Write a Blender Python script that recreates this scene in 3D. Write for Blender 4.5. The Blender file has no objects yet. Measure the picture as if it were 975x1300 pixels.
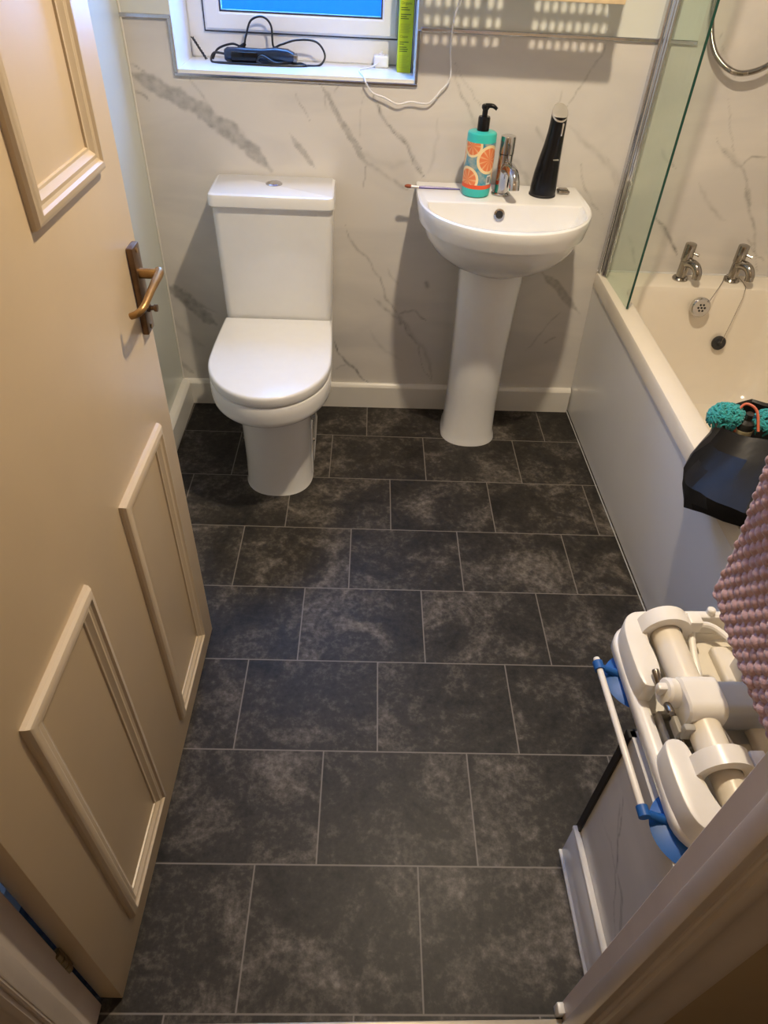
import bpy, bmesh, math, random
import numpy as np
from mathutils import Vector, Matrix, noise
random.seed(7)
S = bpy.context.scene
COL = S.collection
PI = math.pi
R_ = math.radians

# ------------------------------------------------------------------ materials
def newmat(name):
    m = bpy.data.materials.new(name); m.use_nodes = True
    return m, m.node_tree.nodes, m.node_tree.links, m.node_tree.nodes['Principled BSDF']

def mat(name, col, rough=0.5, metal=0.0, var=0.06, scale=30.0, bump=0.0, bscale=200.0, coat=0.0, spec=0.5, trans=0.0, sheen=0.0):
    """principled surface with a slight procedural mottling of its own colour"""
    m, n, l, p = newmat(name)
    tc = n.new('ShaderNodeTexCoord')
    nz = n.new('ShaderNodeTexNoise'); nz.inputs['Scale'].default_value = scale; nz.inputs['Detail'].default_value = 5
    l.new(tc.outputs['Object'], nz.inputs['Vector'])
    rp = n.new('ShaderNodeValToRGB')
    a = [max(0, c*(1-var)) for c in col]; b = [min(1, c*(1+var)) for c in col]
    rp.color_ramp.elements[0].color = (*a, 1); rp.color_ramp.elements[1].color = (*b, 1)
    rp.color_ramp.elements[0].position = .3; rp.color_ramp.elements[1].position = .7
    l.new(nz.outputs['Fac'], rp.inputs['Fac']); l.new(rp.outputs['Color'], p.inputs['Base Color'])
    p.inputs['Roughness'].default_value = rough; p.inputs['Metallic'].default_value = metal
    p.inputs['Coat Weight'].default_value = coat; p.inputs['Coat Roughness'].default_value = .08
    p.inputs['Specular IOR Level'].default_value = spec
    p.inputs['Transmission Weight'].default_value = trans
    if sheen: p.inputs['Sheen Weight'].default_value = sheen
    if bump:
        nb = n.new('ShaderNodeTexNoise'); nb.inputs['Scale'].default_value = bscale; nb.inputs['Detail'].default_value = 3
        l.new(tc.outputs['Object'], nb.inputs['Vector'])
        bp = n.new('ShaderNodeBump'); bp.inputs['Strength'].default_value = bump; bp.inputs['Distance'].default_value = .002
        l.new(nb.outputs['Fac'], bp.inputs['Height']); l.new(bp.outputs['Normal'], p.inputs['Normal'])
    return m

M = {}
M['ceramic'] = mat('ceramic', (.80, .80, .79), .12, var=.01, coat=.3)
M['seat_plastic'] = mat('seat_plastic', (.82, .82, .82), .22, var=.01)
M['acrylic'] = mat('acrylic', (.77, .71, .61), .15, var=.01, coat=.2)
M['panel_white'] = mat('bath_panel_white', (.84, .84, .84), .22, var=.015, scale=6)
M['paint_white'] = mat('gloss_paint_white', (.74, .72, .67), .3, var=.02, scale=12)
M['door_mould'] = mat('cream_moulding_paint', (.58, .47, .33), .36, var=.02, scale=9)
M['door_paint'] = mat('cream_door_paint', (.60, .465, .295), .38, var=.025, scale=9, bump=.05, bscale=60)
M['frame_paint'] = mat('frame_paint', (.66, .58, .51), .42, var=.04, scale=14, bump=.05, bscale=60)
M['hall_paint'] = mat('hall_wall_paint', (.52, .40, .25), .7, var=.04, scale=8, bump=.05)
M['left_paint'] = mat('pale_green_paint', (.62, .65, .60), .26, var=.02, scale=6)
M['upper_paint'] = mat('upper_wall_paint', (.66, .68, .64), .3, var=.02, scale=6)
M['ceiling'] = mat('ceiling_paint', (.8, .78, .74), .8, var=.02)
M['chrome'] = mat('chrome', (.58, .57, .56), .1, 1.0, var=.02)
M['chrome_dark'] = mat('chrome_tarnished', (.37, .345, .31), .16, 1.0, var=.08, scale=60)
M['alu'] = mat('brushed_trim', (.62, .63, .66), .16, 1.0, var=.05, scale=80)
M['bronze'] = mat('antique_bronze', (.16, .10, .06), .35, .75, var=.25, scale=60)
M['brass_lever'] = mat('worn_brass', (.34, .20, .075), .36, .75, var=.2, scale=60)
M['black_plastic'] = mat('black_plastic', (.005, .005, .006), .22, var=.1, spec=.35)
M['black_matte'] = mat('black_matte', (.015, .015, .017), .5, var=.15)
M['black_gap'] = mat('black_edge', (.012, .011, .010), .6)
M['upvc'] = mat('window_upvc', (.80, .80, .80), .3, var=.015)
M['gasket'] = mat('window_gasket', (.03, .035, .05), .6, var=.4, scale=120)
M['sill'] = mat('sill_board', (.82, .84, .84), .25, var=.015)
M['teal'] = mat('teal_plastic', (.04, .52, .47), .3, var=.04)
M['red_band'] = mat('red_orange_band', (.78, .10, .03), .4, var=.05)
M['silver'] = mat('silver_plastic', (.62, .58, .52), .25, .6, var=.05)
M['lime'] = mat('lime_card', (.48, .60, .01), .5, var=.05, scale=40)
M['lime_shade'] = mat('shaded_lime_card', (.02, .04, .01), .5)  # lime card again, darkened in colour for the carton's shaded right side
M['ink'] = mat('dark_ink', (.05, .09, .01), .7)
M['ink_mid'] = mat('faint_ink', (.30, .36, .02), .7)
M['cable_white'] = mat('white_cable', (.80, .80, .82), .4)
M['cable_black'] = mat('black_cable', (.008, .009, .012), .4)
M['black_blue_lit'] = mat('blue_lit_black_plastic', (.012, .022, .045), .25, var=.2)  # black plastic with the window's blue light put into its colour
M['blue_rubber'] = mat('blue_rubber', (.007, .095, .36), .48, var=.08, scale=40)
M['lift_white'] = mat('lift_white_plastic', (.80, .77, .71), .3, var=.02)
M['lift_tube'] = mat('cream_tube', (.74, .68, .57), .35, var=.02)
M['lift_grey'] = mat('grey_housing', (.45, .46, .47), .4, var=.03)
M['lift_shadow'] = mat('shaded_grey_plastic', (.34, .32, .28), .5, var=.05)  # grey plastic; shade of the lift recess is painted into the tone
M['steel'] = mat('dark_steel', (.23, .20, .17), .3, 1.0, var=.1)
M['bag'] = mat('black_bag_film', (.011, .010, .009), .42, var=.25, scale=18, bump=.5, bscale=30, spec=.18)
M['chenille'] = mat('teal_chenille', (.02, .30, .32), .9, var=.25, scale=200, sheen=.3)
M['label_cream'] = mat('cream_label', (.68, .62, .42), .5, var=.05)
M['bottle_dark'] = mat('dark_bottle', (.03, .03, .028), .25)
M['red_wire'] = mat('orange_red_cord', (.55, .12, .06), .4)
M['barcode'] = mat('label_white', (.75, .75, .72), .5)
M['wood_pale'] = mat('pale_wood', (.70, .56, .36), .5, var=.12, scale=40)
M['cream_metal'] = mat('cream_metal', (.72, .70, .64), .4)
M['sealant'] = mat('white_sealant', (.70, .69, .66), .4)
M['threshold'] = mat('threshold_bar', (.52, .45, .34), .35, .3, var=.1)
M['hinge'] = mat('brass_hinge', (.18, .12, .04), .4, .7, var=.4, scale=150)
M['red_bristle'] = mat('brown_bristle', (.30, .08, .04), .8)
M['ferrule'] = mat('pale_ferrule', (.75, .72, .74), .3, .3)
M['brush_blue'] = mat('blue_violet_lacquer', (.12, .10, .35), .3)

def marble_mat(name):
    m, n, l, p = newmat(name)
    tc = n.new('ShaderNodeTexCoord'); at = n.new('ShaderNodeAttribute'); at.attribute_name = 'vein'
    nz = n.new('ShaderNodeTexNoise'); nz.inputs['Scale'].default_value = 3.0; nz.inputs['Detail'].default_value = 6; nz.inputs['Distortion'].default_value = .8
    mp = n.new('ShaderNodeMapping'); mp.inputs['Rotation'].default_value = (0, R_(50), 0); mp.inputs['Scale'].default_value = (.6, 1, 1.8)
    l.new(tc.outputs['Object'], mp.inputs['Vector']); l.new(mp.outputs['Vector'], nz.inputs['Vector'])
    base = n.new('ShaderNodeValToRGB')
    base.color_ramp.elements[0].position = .35; base.color_ramp.elements[0].color = (.60, .58, .56, 1)
    base.color_ramp.elements[1].position = .60; base.color_ramp.elements[1].color = (.70, .67, .63, 1)
    l.new(nz.outputs['Fac'], base.inputs['Fac'])
    n2 = n.new('ShaderNodeTexNoise'); n2.inputs['Scale'].default_value = 45; n2.inputs['Detail'].default_value = 6
    l.new(tc.outputs['Object'], n2.inputs['Vector'])
    mr = n.new('ShaderNodeMapRange'); mr.inputs['From Min'].default_value = .25; mr.inputs['From Max'].default_value = .7
    mr.inputs['To Min'].default_value = .55; mr.inputs['To Max'].default_value = 1.1
    l.new(n2.outputs['Fac'], mr.inputs['Value'])
    mu = n.new('ShaderNodeMath'); mu.operation = 'MULTIPLY'; mu.use_clamp = True
    l.new(at.outputs['Fac'], mu.inputs[0]); l.new(mr.outputs['Result'], mu.inputs[1])
    mx = n.new('ShaderNodeMix'); mx.data_type = 'RGBA'
    l.new(mu.outputs[0], mx.inputs['Factor']); l.new(base.outputs['Color'], mx.inputs['A'])
    mx.inputs['B'].default_value = (.17, .165, .155, 1)
    l.new(mx.outputs['Result'], p.inputs['Base Color'])
    p.inputs['Roughness'].default_value = .22
    return m
M['marble'] = marble_mat('white_marble_panel')

def floor_mat():
    m, n, l, p = newmat('dark_slate_vinyl')
    tc = n.new('ShaderNodeTexCoord')
    mp = n.new('ShaderNodeMapping'); mp.inputs['Rotation'].default_value = (0, 0, .0145)
    l.new(tc.outputs['Object'], mp.inputs['Vector'])
    sp = n.new('ShaderNodeSeparateXYZ'); l.new(mp.outputs['Vector'], sp.inputs[0])
    def math(op, a, b=None, c=None):
        q = n.new('ShaderNodeMath'); q.operation = op
        for i, v in enumerate((a, b, c)):
            if v is None: continue
            if isinstance(v, (int, float)): q.inputs[i].default_value = v
            else: l.new(v, q.inputs[i])
        return q.outputs[0]
    W, Hh, Y0 = .32147, .24272, 1.9938
    r = math('DIVIDE', math('SUBTRACT', Y0, sp.outputs['Y']), Hh)
    row = math('FLOOR', r); fr = math('FRACT', r)
    u = math('DIVIDE', math('ADD', math('SUBTRACT', sp.outputs['X'], .2101), math('MULTIPLY', row, .1204)), W)
    cu = math('FLOOR', u); fu = math('FRACT', u)
    dx = math('MULTIPLY', math('MINIMUM', fu, math('SUBTRACT', 1.0, fu)), W)
    dy = math('MULTIPLY', math('MINIMUM', fr, math('SUBTRACT', 1.0, fr)), Hh)
    d = math('MINIMUM', dx, dy)
    mr = n.new('ShaderNodeMapRange'); mr.interpolation_type = 'SMOOTHSTEP'
    mr.inputs['From Min'].default_value = .0008; mr.inputs['From Max'].default_value = .0022
    mr.inputs['To Min'].default_value = 1; mr.inputs['To Max'].default_value = 0
    l.new(d, mr.inputs['Value'])
    # every tile shows another part of the cloudy slate print
    cb = n.new('ShaderNodeCombineXYZ')
    l.new(math('ADD', math('MULTIPLY', cu, 3.7), sp.outputs['X']), cb.inputs[0])
    l.new(math('ADD', math('MULTIPLY', row, 2.3), sp.outputs['Y']), cb.inputs[1])
    l.new(math('MULTIPLY', math('ADD', cu, math('MULTIPLY', row, 5.0)), 1.31), cb.inputs[2])
    n1 = n.new('ShaderNodeTexNoise'); n1.inputs['Scale'].default_value = 7; n1.inputs['Detail'].default_value = 8; n1.inputs['Roughness'].default_value = .62; n1.inputs['Distortion'].default_value = .7
    l.new(cb.outputs[0], n1.inputs['Vector'])
    n2 = n.new('ShaderNodeTexNoise'); n2.inputs['Scale'].default_value = 60; n2.inputs['Detail'].default_value = 8; n2.inputs['Roughness'].default_value = .7
    l.new(cb.outputs[0], n2.inputs['Vector'])
    mix = math('ADD', math('MULTIPLY', n1.outputs['Fac'], .58), math('MULTIPLY', n2.outputs['Fac'], .42))
    rp = n.new('ShaderNodeValToRGB')
    e = rp.color_ramp.elements
    e[0].position = .38; e[0].color = (.015, .0138, .0125, 1)
    e[1].position = .70; e[1].color = (.23, .203, .178, 1)
    x = e.new(.50); x.color = (.036, .0318, .0275, 1)
    x = e.new(.57); x.color = (.082, .072, .062, 1)
    l.new(mix, rp.inputs['Fac'])
    mx = n.new('ShaderNodeMix'); mx.data_type = 'RGBA'
    l.new(math('MULTIPLY', mr.outputs['Result'], .85), mx.inputs['Factor']); l.new(rp.outputs['Color'], mx.inputs['A'])
    mx.inputs['B'].default_value = (.21, .19, .17, 1)
    l.new(mx.outputs['Result'], p.inputs['Base Color'])
    p.inputs['Roughness'].default_value = .45; p.inputs['Specular IOR Level'].default_value = .22
    bp = n.new('ShaderNodeBump'); bp.inputs['Strength'].default_value = .12; bp.inputs['Distance'].default_value = .001
    l.new(n2.outputs['Fac'], bp.inputs['Height']); l.new(bp.outputs['Normal'], p.inputs['Normal'])
    return m
M['floor'] = floor_mat()

def pane_mat():
    m, n, l, p = newmat('dusk_lit_frosted_pane')
    tc = n.new('ShaderNodeTexCoord')
    nz = n.new('ShaderNodeTexNoise'); nz.inputs['Scale'].default_value = 60; nz.inputs['Detail'].default_value = 4
    l.new(tc.outputs['Object'], nz.inputs['Vector'])
    rp = n.new('ShaderNodeValToRGB')
    rp.color_ramp.elements[0].color = (.001, .048, .80, 1); rp.color_ramp.elements[1].color = (.002, .066, .90, 1)
    l.new(nz.outputs['Fac'], rp.inputs['Fac'])
    l.new(rp.outputs['Color'], p.inputs['Emission Color']); p.inputs['Emission Strength'].default_value = PANE_E
    p.inputs['Base Color'].default_value = (.02, .1, .25, 1); p.inputs['Roughness'].default_value = .35
    tr = n.new('ShaderNodeBsdfTransparent'); mx = n.new('ShaderNodeMixShader'); mx.inputs['Fac'].default_value = .5
    l.new(p.outputs[0], mx.inputs[1]); l.new(tr.outputs[0], mx.inputs[2]); l.new(mx.outputs[0], n['Material Output'].inputs['Surface'])
    return m
PANE_E = 5.0
M['pane'] = pane_mat()

def glass_mat():
    m, n, l, p = newmat('green_tinted_glass')
    out = n['Material Output']
    tr = n.new('ShaderNodeBsdfTransparent'); tr.inputs['Color'].default_value = (.93, .975, .945, 1)
    gl = n.new('ShaderNodeBsdfGlossy'); gl.inputs['Roughness'].default_value = .03
    df = n.new('ShaderNodeBsdfDiffuse'); df.inputs['Color'].default_value = (.5, .62, .5, 1)
    m1 = n.new('ShaderNodeMixShader'); m2 = n.new('ShaderNodeMixShader')
    # thin water-mark film: real lime scale on the pane
    nz = n.new('ShaderNodeTexNoise'); nz.inputs['Scale'].default_value = 25; nz.inputs['Detail'].default_value = 5
    mr = n.new('ShaderNodeMapRange'); mr.inputs['To Min'].default_value = .02; mr.inputs['To Max'].default_value = .10
    l.new(nz.outputs['Fac'], mr.inputs['Value'])
    l.new(mr.outputs['Result'], m1.inputs['Fac']); l.new(tr.outputs[0], m1.inputs[1]); l.new(df.outputs[0], m1.inputs[2])
    m2.inputs['Fac'].default_value = .05; l.new(m1.outputs[0], m2.inputs[1]); l.new(gl.outputs[0], m2.inputs[2])
    l.new(m2.outputs[0], out.inputs['Surface'])
    return m
M['glass'] = glass_mat()
M['glass_edge'] = mat('dark_green_glass_edge', (.01, .06, .045), .15)

def citrus_mat():
    """bottle sleeve: three orange slices on teal/blue with pale peel rings (UV in metres: u round the bottle, v up)"""
    m, n, l, p = newmat('citrus_sleeve')
    uv = n.new('ShaderNodeUVMap'); uv.uv_map = 'UVMap'
    def math(op, a, b=None):
        q = n.new('ShaderNodeMath'); q.operation = op
        for i, v in enumerate((a, b)):
            if v is None: continue
            if isinstance(v, (int, float)): q.inputs[i].default_value = v
            else: l.new(v, q.inputs[i])
        return q.outputs[0]
    sp = n.new('ShaderNodeSeparateXYZ'); l.new(uv.outputs[0], sp.inputs[0])
    bg = n.new('ShaderNodeTexNoise'); bg.inputs['Scale'].default_value = 55; l.new(uv.outputs[0], bg.inputs['Vector'])
    rp = n.new('ShaderNodeValToRGB'); e = rp.color_ramp.elements
    e[0].position = .35; e[0].color = (.02, .26, .38, 1); e[1].position = .65; e[1].color = (.36, .40, .34, 1)
    l.new(bg.outputs['Fac'], rp.inputs['Fac']); cur = rp.outputs['Color']
    for (cx, cy, r, k) in ((-.030, .100, .030, 9), (.024, .066, .037, 11), (-.036, .012, .034, 9), (.075, .03, .035, 10), (-.085, .07, .035, 10)):
        du = math('SUBTRACT', sp.outputs[0], cx); dv = math('SUBTRACT', sp.outputs[1], cy)
        d = math('SQRT', math('ADD', math('MULTIPLY', du, du), math('MULTIPLY', dv, dv)))
        an = math('ARCTAN2', dv, du)
        seg = math('ABSOLUTE', math('SINE', math('MULTIPLY', an, k/2)))
        cr = n.new('ShaderNodeValToRGB'); q = cr.color_ramp.elements
        q[0].position = 0; q[0].color = (.80, .52, .28, 1); q[1].position = 1; q[1].color = (.75, .20, .07, 1)
        x = q.new(.35); x.color = (.78, .27, .10, 1)
        l.new(seg, cr.inputs['Fac'])
        ring = math('GREATER_THAN', d, r*.80)
        a = n.new('ShaderNodeMix'); a.data_type = 'RGBA'; l.new(ring, a.inputs['Factor']); l.new(cr.outputs['Color'], a.inputs['A']); a.inputs['B'].default_value = (.85, .66, .36, 1)
        ins = math('LESS_THAN', d, r)
        b = n.new('ShaderNodeMix'); b.data_type = 'RGBA'; l.new(ins, b.inputs['Factor']); l.new(cur, b.inputs['A']); l.new(a.outputs['Result'], b.inputs['B'])
        cur = b.outputs['Result']
    l.new(cur, p.inputs['Base Color']); p.inputs['Roughness'].default_value = .35
    return m
M['citrus'] = citrus_mat()
M['pink'] = mat('dusty_pink_yarn', (.44, .275, .29), .9, var=.12, scale=160, bump=.5, bscale=700, sheen=.4)

# ------------------------------------------------------------------ mesh helpers
class MB:
    def __init__(s): s.bm = bmesh.new(); s.mi = 0
    def _mark(s, faces):
        for f in faces: f.material_index = s.mi
    def box(s, a, b, bev=0.0, seg=2, rot=None, piv=None):
        c = [(a[i]+b[i])/2 for i in range(3)]; d = [abs(b[i]-a[i]) for i in range(3)]
        g = bmesh.ops.create_cube(s.bm, size=1.0)
        vs = g['verts']
        for v in vs: v.co = Vector((v.co.x*d[0]+c[0], v.co.y*d[1]+c[1], v.co.z*d[2]+c[2]))
        if bev:
            es = list({e for v in vs for e in v.link_edges})
            r = bmesh.ops.bevel(s.bm, geom=es, offset=bev, segments=seg, profile=.5, affect='EDGES')
            vs = list({v for f in r['faces'] for v in f.verts} | {v for v in vs if v.is_valid})
        if rot is not None:
            p = Vector(piv if piv else c)
            for v in vs: v.co = rot @ (v.co-p) + p
        s._mark({f for v in vs for f in v.link_faces})
        return s
    def loft(s, rings, cap0=True, cap1=True, closed=True):
        vr = [[s.bm.verts.new(p) for p in r] for r in rings]
        fs = []
        n = len(vr[0])
        for a, b in zip(vr[:-1], vr[1:]):
            for i in range(n if closed else n-1):
                j = (i+1) % n
                try: fs.append(s.bm.faces.new((a[i], a[j], b[j], b[i])))
                except ValueError: pass
        if cap0: fs.append(s.bm.faces.new(list(reversed(vr[0]))))
        if cap1: fs.append(s.bm.faces.new(vr[-1]))
        s._mark(fs); return s
    def lathe(s, prof, org=(0, 0, 0), axis=(0, 0, 1), n=32, cap=True):
        """prof: list of (r, h) along axis"""
        ax = Vector(axis).normalized()
        q = Vector((0, 0, 1)).rotation_difference(ax)
        rings = []
        for r, h in prof:
            rings.append([Vector(org) + q @ Vector((max(r, 1e-5)*math.cos(2*PI*i/n), max(r, 1e-5)*math.sin(2*PI*i/n), h)) for i in range(n)])
        return s.loft(rings, cap, cap)
    def tube(s, pts, r, n=10, smooth=6, cap=True, closed=False):
        P = [Vector(p) for p in pts]
        rr = r if isinstance(r, (list, tuple)) else [r]*len(P)
        if smooth > 1 and len(P) > 2:
            Q = []; RR = []
            m = len(P)
            for i in range(m if closed else m-1):
                p1, p2 = P[i], P[(i+1) % m]
                p0 = P[(i-1) % m] if closed else P[max(i-1, 0)]
                p3 = P[(i+2) % m] if closed else P[min(i+2, m-1)]
                for k in range(smooth):
                    t = k/smooth
                    Q.append(.5*((2*p1)+(-p0+p2)*t+(2*p0-5*p1+4*p2-p3)*t*t+(-p0+3*p1-3*p2+p3)*t**3))
                    RR.append(rr[i]+(rr[(i+1) % m]-rr[i])*t)
            if not closed: Q.append(P[-1]); RR.append(rr[-1])
            P, rr = Q, RR
        rings = []; up = None
        m = len(P)
        for i in range(m):
            if closed: t = P[(i+1) % m]-P[i-1]
            else: t = P[min(i+1, m-1)]-P[max(i-1, 0)]
            if t.length < 1e-9: t = Vector((0, 0, 1))
            t.normalize()
            if up is None:
                up = Vector((0, 0, 1)) if abs(t.z) < .9 else Vector((1, 0, 0))
            a = up - t*up.dot(t)
            if a.length < 1e-6: a = t.orthogonal()
            a.normalize(); up = a; b = t.cross(a)
            rings.append([P[i]+rr[i]*(math.cos(2*PI*k/n)*a+math.sin(2*PI*k/n)*b) for k in range(n)])
        if closed: rings.append(rings[0])
        return s.loft(rings, cap and not closed, cap and not closed)
    def prism(s, poly, z0, z1, bev=0.0):
        """poly: xy outline, extruded in z with a rounded top edge"""
        for _ in range(2):
            poly = [q for i in range(len(poly)) for q in ((.75*poly[i][0]+.25*poly[(i+1) % len(poly)][0], .75*poly[i][1]+.25*poly[(i+1) % len(poly)][1]), (.25*poly[i][0]+.75*poly[(i+1) % len(poly)][0], .25*poly[i][1]+.75*poly[(i+1) % len(poly)][1]))]
        n = len(poly); c = Vector((sum(p[0] for p in poly)/n, sum(p[1] for p in poly)/n))
        def ring(z, ins):
            out = []
            for i in range(n):
                p = Vector(poly[i][:2]); a = Vector(poly[i-1][:2]); b = Vector(poly[(i+1) % n][:2])
                d1 = (p-a).normalized(); d2 = (b-p).normalized()
                nn = Vector((-(d1.y+d2.y), d1.x+d2.x))
                if nn.length < 1e-6: nn = c-p
                nn.normalize()
                if ins and sgn < 0: nn = -nn
                q = p+nn*ins
                out.append((q.x, q.y, z))
            return out
        area = sum(poly[i-1][0]*poly[i][1]-poly[i][0]*poly[i-1][1] for i in range(n))
        sgn = 1 if area > 0 else -1
        if bev:
            rs = [ring(z0, 0), ring(z1-bev, 0), ring(z1-bev*.3, bev*.3), ring(z1, bev)]
        else: rs = [ring(z0, 0), ring(z1, 0)]
        return s.loft(rs)
    def build(s, name, m, parent=None, loc=None, smooth=35, sub=0, recalc=True):
        if recalc: bmesh.ops.recalc_face_normals(s.bm, faces=s.bm.faces)
        me = bpy.data.meshes.new(name); 
        mw = Matrix.Identity(4)
        if parent is not None:
            chain = Matrix.Identity(4); o = parent
            while o is not None:
                chain = o.matrix_basis @ chain; o = o.parent
            mw = chain
        if loc is not None:
            mw = mw @ Matrix.Translation(Vector(loc)) if parent is None else mw
        s.bm.transform(mw.inverted())
        s.bm.to_mesh(me); s.bm.free()
        for mm in (m if isinstance(m, (list, tuple)) else [m]): me.materials.append(mm)
        if smooth:
            me.polygons.foreach_set('use_smooth', [True]*len(me.polygons))
            me.set_sharp_from_angle(angle=R_(smooth))
        o = bpy.data.objects.new(name, me); COL.objects.link(o)
        if parent is not None: o.parent = parent
        elif loc is not None: o.location = loc
        if sub:
            md = o.modifiers.new('smooth', 'SUBSURF'); md.levels = sub; md.render_levels = sub
        return o

def thing(name, label, cat, loc=(0, 0, 0), rotz=0.0, group=None):
    o = bpy.data.objects.new(name, None); COL.objects.link(o); o.empty_display_size = .05
    o.location = loc; o.rotation_euler = (0, 0, rotz)
    o.matrix_basis = Matrix.Translation(Vector(loc)) @ Matrix.Rotation(rotz, 4, 'Z')
    o['label'] = label; o['category'] = cat
    if group: o['group'] = group
    return o
def tag(o, label, cat, group=None):
    o['label'] = label; o['category'] = cat
    if group: o['group'] = group
    return o
def struct(o, label=None, cat=None):
    o['kind'] = 'structure'
    if label: o['label'] = label; o['category'] = cat
    return o

def dring(cx, hwb, hw, yb, ym, yf, z, n=40, pw=2.0):
    """D-shaped plan ring: straight back at yb, sides to ym, round front at yf"""
    pts = [(cx-hwb, yb, z), (cx+hwb, yb, z)]
    k = 6
    for i in range(1, k+1):
        t = i/k; pts.append((cx+hwb+(hw-hwb)*math.sin(t*PI/2), yb+(ym-yb)*t, z))
    for i in range(1, n):
        a = PI*i/n; c, s_ = math.cos(a), math.sin(a)
        pts.append((cx+hw*math.copysign(abs(c)**(2/pw), c), ym+(yf-ym)*abs(s_)**(2/pw), z))
    for i in range(k):
        t = 1-i/k; pts.append((cx-hwb-(hw-hwb)*math.sin(t*PI/2), yb+(ym-yb)*t, z))
    return pts

def rrect(x0, x1, y0, y1, r, z, k=6):
    pts = []
    for cx, cy, a0 in ((x1-r, y1-r, 0), (x0+r, y1-r, PI/2), (x0+r, y0+r, PI), (x1-r, y0+r, 3*PI/2)):
        for i in range(k+1):
            a = a0+PI/2*i/k; pts.append((cx+r*math.cos(a), cy+r*math.sin(a), z))
    return pts

# ------------------------------------------------------------------ dimensions of the room
YB = 2.195; XL = -.635; XR = 1.49; ZC = 2.30; YF = .303; YH = .245
ZM = 1.175         # top of the marble cladding left of the bath
WX0, WX1, WZ0, WZ1 = -.503, .143, 1.052, 2.05     # window opening

# ------------------------------------------------------------------ marble veins
def frac_line(pts, it=4, amp=.10):
    P = [Vector(p) for p in pts]
    for k in range(it):
        Q = [P[0]]
        for a, b in zip(P[:-1], P[1:]):
            d = b-a; nn = Vector((-d.y, d.x))
            Q += [(a+b)/2+nn*random.uniform(-amp, amp), b]
        P = Q
    return P
def paint_veins(co, veins):
    """co: Nx2 surface coordinates in metres -> vein depth 0..1 of the printed marble"""
    out = np.zeros(len(co))
    for pts, w, st, kind in veins:
        P = frac_line(pts, 4 if kind != 'band' else 3, .10 if kind != 'band' else .05)
        n = len(P)
        xs = [p[0] for p in P]; ys = [p[1] for p in P]; mg = w*3+.004
        sel = np.where((co[:, 0] > min(xs)-mg) & (co[:, 0] < max(xs)+mg) & (co[:, 1] > min(ys)-mg) & (co[:, 1] < max(ys)+mg))[0]
        if not len(sel): continue
        c = co[sel]; best = np.zeros(len(sel))
        nz = np.array([noise.noise(Vector((q[0]*22, q[1]*22, w*300))) for q in c])
        n3 = np.array([noise.noise(Vector((q[0]*70, q[1]*70, 3+w*100))) for q in c])
        for i in range(n-1):
            a = np.array(P[i]); b = np.array(P[i+1]); ab = b-a
            L = max(ab@ab, 1e-12)
            t = np.clip(((c-a)@ab)/L, 0, 1)
            d = np.linalg.norm(c-(a+t[:, None]*ab), axis=1)
            tt = (i+t)/(n-1)
            taper = np.clip(np.minimum(tt, 1-tt)*6, .25, 1)
            if kind == 'band':
                ww = w*taper*(1+.45*nz+.25*n3)
                v = st*np.clip((ww-d)/(w*.35)+.2, 0, 1)*(.85+.3*n3)
            elif kind == 'soft':
                v = st*np.exp(-(d/(w*taper))**2)*(.7+.6*np.clip(nz+.3, 0, 1))
            else:
                ww = w*taper*(1+.5*nz)
                v = st*np.exp(-(d/np.maximum(ww, .0006))**2)*np.clip(.8+.7*n3, .25, 1.2)
            best = np.maximum(best, v)
        out[sel] = np.maximum(out[sel], best)
    return np.clip(out, 0, 1)

CAM_R = None
def camera_basis():
    pitch, roll, yaw = 7.28859794e-01, 5.73089472e-02, 4.35851761e-02
    cy, sy = math.cos(yaw), math.sin(yaw)
    f = np.array([sy*math.cos(pitch), cy*math.cos(pitch), -math.sin(pitch)])
    r = np.array([cy, -sy, 0.]); u = np.cross(r, f)
    c, s_ = math.cos(roll), math.sin(roll)
    B = np.array([c*r+s_*u, -s_*r+c*u, f])
    a = .0145
    return B @ np.array([[math.cos(a), -math.sin(a), 0], [math.sin(a), math.cos(a), 0], [0, 0, 1]])

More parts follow.
